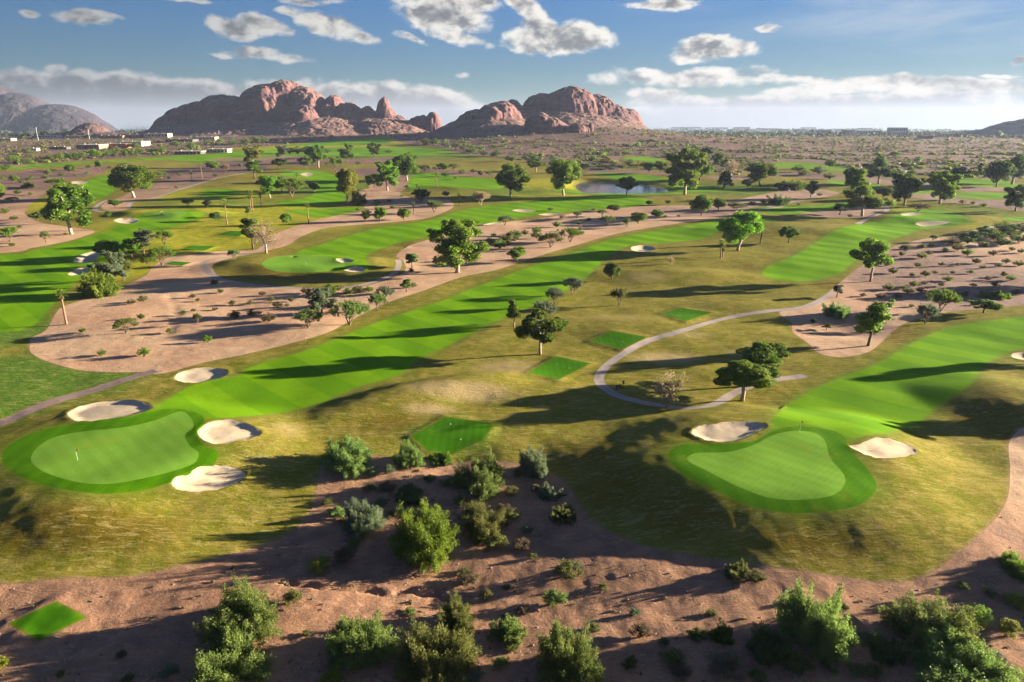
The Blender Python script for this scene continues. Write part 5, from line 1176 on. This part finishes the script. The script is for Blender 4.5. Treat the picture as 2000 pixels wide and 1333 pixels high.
for px,py,w,i in FB:
    x,y,t=at1(px,py); hm=(10,9,9,18,9,15,15,14,14,10,24,6,8,10,9,12,7)[i]
    building('town_building',px,py,w,hm*max(1,t/5500)+3,30,['b_white','b_brown','b_white','b_white','b_brown','b_tan','b_yel'][i%7],'b_roof',
     ['slim white block, leftmost of the far town beyond the desert','long low brown block second from left in the far town','long pale block left of the white arcaded one in the far town','white arcaded building of the far town','brown low block right of the white arcaded building','pale tan block, left of two similar in the far town','cream block, right of two similar in the far town','white block left of the mast in the far town','small brown block left of the mast in the far town','long low pale block in the middle of the far town','tallest pale block with many windows in the far town','tiny low tan building at the desert edge of the far town','cream building near the dark right hill','white block in the hazy back row, centre','brown block in the hazy back row, left','pale block in the hazy back row, right of the white one','distant white block beside the dark right hill'][i],0,8,floors=2 if i in(3,5,6,10) else 1)
for px,py,top,lab in [(60,270,247,'tall white light pole at the far left'),(75,275,250,'second tall light pole at the far left'),(175,272,254,'light pole in front of the dark conical hill'),(281,265,248,'light pole behind the long tan hall'),(428,266,256,'light pole at the foot of the longest butte'),(1678,262,248,'thin mast in the far town'),(1711,262,247,'taller thin mast in the far town')]:
    x,y,t=at1(px,py); z=h1(x,y); H=ztop(y,top)-z; root=empty('light_pole',(x,y,z)); p=MB(); p.tube([(0,0,-1),(0,0,H)],[.35,.22],6); p.build('pole',M['white'],root)
    l=MB(); l.box((0,0,H+.3),(3.2,.6,.9)); l.box((0,0,H-1),(2.4,.5,.6)); l.build('lamp_head',M['white'],root); tag(root,lab,'light pole')
for px,py,top,lab in [(317,262,248,'radio mast with dishes left of two thin ones'),(325,262,249,'middle radio mast near the longest butte'),(331,262,248,'right radio mast near the longest butte')]:
    x,y,t=at1(px,py); z=h1(x,y); H=ztop(y,top)-z; root=empty('radio_mast',(x,y,z)); p=MB()
    for k in range(3): p.tube([(math.cos(k*2.1)*1.,math.sin(k*2.1)*1.,-1),(math.cos(k*2.1)*.3,math.sin(k*2.1)*.3,H)],[.16,.1],4)
    for k in range(8): 
        q=[(math.cos(j*2.1)*(1-.7*k/8),math.sin(j*2.1)*(1-.7*k/8),H*k/8+j*.4) for j in (0,1,2,0)]; p.tube(q,[.08]*4,3)
    p.build('lattice',M['white'],root); d=MB(); 
    for k in (.6,.8,.95): d.tube([(0,-.8,H*k),(0,-1.3,H*k)],[.5,.9],8)
    d.build('dish',M['white'],root); tag(root,lab,'radio mast')
# ------------------------------------------------------------------ golf things
def flag(px,py,lab,H=2.3):
    x,y,t=at1(px,py); z=h1(x,y); root=empty('golf_flag',(x,y,z)); p=MB(); p.tube([(0,0,-.1),(0,0,H)],[.018,.014],6); p.build('pole',M['white'],root)
    f=MB(); P=[(i*.09,.03*math.sin(i*1.1),H-.02-.42*j) for j in (0,1) for i in range(7)]; P+= [(a,b+.012,c) for a,b,c in P]
    f.add(P,[(i,i+1,i+8,i+7) for i in range(6)]+[(14+i+7,14+i+8,14+i+1,14+i) for i in range(6)]); f.build('flag',M['flagc'],root); tag(root,lab,'golf flag')
flag(152,900,'golf flag with yellow cloth on the large left putting green'); flag(1562,844,'golf flag at the back of the right putting green'); flag(598,518,'golf flag on the round green inside the path loop',2.3); flag(1800,431,'golf flag on the far right upper green',2.3)
def cart(px,py,lab,rz=0.,name='golf_cart'):
    x,y,t=at1(px,py); z=h1(x,y); root=empty(name,(x,y,z),rz); b=MB(); b.box((0,0,.55),(2.3,1.15,.35),taper=.96); b.box((-.95,0,.8),(.45,1.05,.3),taper=.8); b.build('body',M['white'],root)
    s=MB(); s.box((.25,0,.82),(.55,1.,.16)); s.box((.52,0,1.1),(.12,1.,.5)); s.build('seat',M['black'],root)
    rf=MB(); rf.box((.1,0,1.88),(1.9,1.15,.08),taper=.94); rf.build('roof',M['white'],root)
    for sx in(-.75,.85):
        for sy in(-.5,.5): p=MB(); p.tube([(sx,sy,.7),(sx*.95,sy,1.86)],[.03,.03],5); p.build('post',M['black'],root)
    for sx in(-.8,.8):
        for sy in(-.55,.55): w_=MB(); w_.tube([(sx,sy-.1,.24),(sx,sy+.1,.24)],[.24,.24],14); w_.build('wheel',M['black'],root)
    return tag(root,lab,'golf cart')
cart(1536,371,'white roofed golf cart parked beside the far path right of the pond',.1); cart(1541,373.5,'second golf cart parked close to the first beside the far path',.3)
def mower(px,py,lab):
    x,y,t=at1(px,py); z=h1(x,y); root=empty('mower',(x,y,z),.4); b=MB(); b.box((0,0,.7),(1.6,.9,.5),taper=.9); b.box((-.9,0,.45),(.5,.8,.5)); b.build('body',M['wood'],root)
    d=MB()
    for k in(-.8,0,.8): d.tube([(1.0,k-.36,.25),(1.0,k+.36,.25)],[.22,.22],10)
    d.build('reel',M['black'],root)
    for a,bb in((-.7,-.5),(-.7,.5),(.5,0)): w_=MB(); w_.tube([(a,bb-.13,.3),(a,bb+.13,.3)],[.3,.3],12); w_.build('wheel',M['black'],root)
    s=MB(); s.box((-.1,0,1.1),(.5,.5,.12)); s.box((-.35,0,1.4),(.1,.5,.5)); s.build('seat',M['black'],root); c=MB(); c.box((-.1,0,2.1),(1.2,1.,.08)); c.tube([(-.6,0,1.),(-.6,0,2.1)],[.04,.04],5); c.build('canopy',M['white'],root)
    tag(root,lab,'mower')
mower(317,420,'small riding mower on the far left putting green')
def tee_post(px,py,lab):
    x,y,t=at1(px,py); z=h1(x,y); root=empty('ball_washer',(x,y,z)); p=MB(); p.tube([(0,0,-.1),(0,0,1.1)],[.06,.06],8); p.build('post',M['wood'],root)
    b=MB(); b.box((0,0,1.35),(.42,.34,.6),taper=.85); b.box((0,0,1.7),(.5,.42,.1)); b.build('head',M['wood'],root); tag(root,lab,'ball washer')
tee_post(1217,758,'brown ball washer on a post beside the bend of the cart path')
x,y,t=at1(1209,760); root=empty('bench',(x,y,h1(x,y)),.3); b=MB(); b.box((0,0,.45),(1.6,.45,.07)); b.build('seat',M['wood'],root); b=MB(); b.box((0,.22,.8),(1.6,.06,.45)); b.build('backrest',M['wood'],root)
for sx in(-.65,.65): b=MB(); b.box((sx,0,.22),(.08,.42,.44)); b.build('leg',M['wood'],root)
tag(root,'small dark bench next to the ball washer','bench')
for i,(px,py) in enumerate([(1088,715),(1112,722),(1172,664),(1216,671),(880,832),(900,862),(1330,609),(1350,619)]):
    x,y,t=at1(px,py); z=h1(x,y)+.3; mb=MB(); mb.box((0,0,.08),(.22,.22,.16),taper=.7); o=mb.build('tee_marker',M['white']); o.location=(x,y,z)
    tag(o,['white marker on the nearest square tee of the three','white marker on the middle square tee of the three','white marker on the shaded tee by the wash','white marker on the farthest square tee of the three'][i//2],'tee marker','tee markers %s'%['on the near tee','on the middle tee','on the shaded tee','on the far tee'][i//2])
HTOP=345.
# ------------------------------------------------------------------ air
if HAZE:
    m=bpy.data.materials.new('haze'); m.use_nodes=True; nt=m.node_tree; nt.nodes.remove(nt.nodes['Principled BSDF']); pv=nt.nodes.new('ShaderNodeVolumePrincipled'); pv.inputs['Color'].default_value=(.55,.66,.92,1); pv.inputs['Density'].default_value=HAZE; pv.inputs['Anisotropy'].default_value=.2
    nt.links.new(pv.outputs[0],nt.nodes['Material Output'].inputs['Volume'])
    mb=MB(); X=13500; mb.box((0,0,HTOP/2-20),(2*X,2*X,HTOP+40)); o=mb.build('haze',m); tag(o,'pale blue haze filling the distance',kind='stuff')
print('total',time.time()-T0, len(SC.objects), len(PROTO))
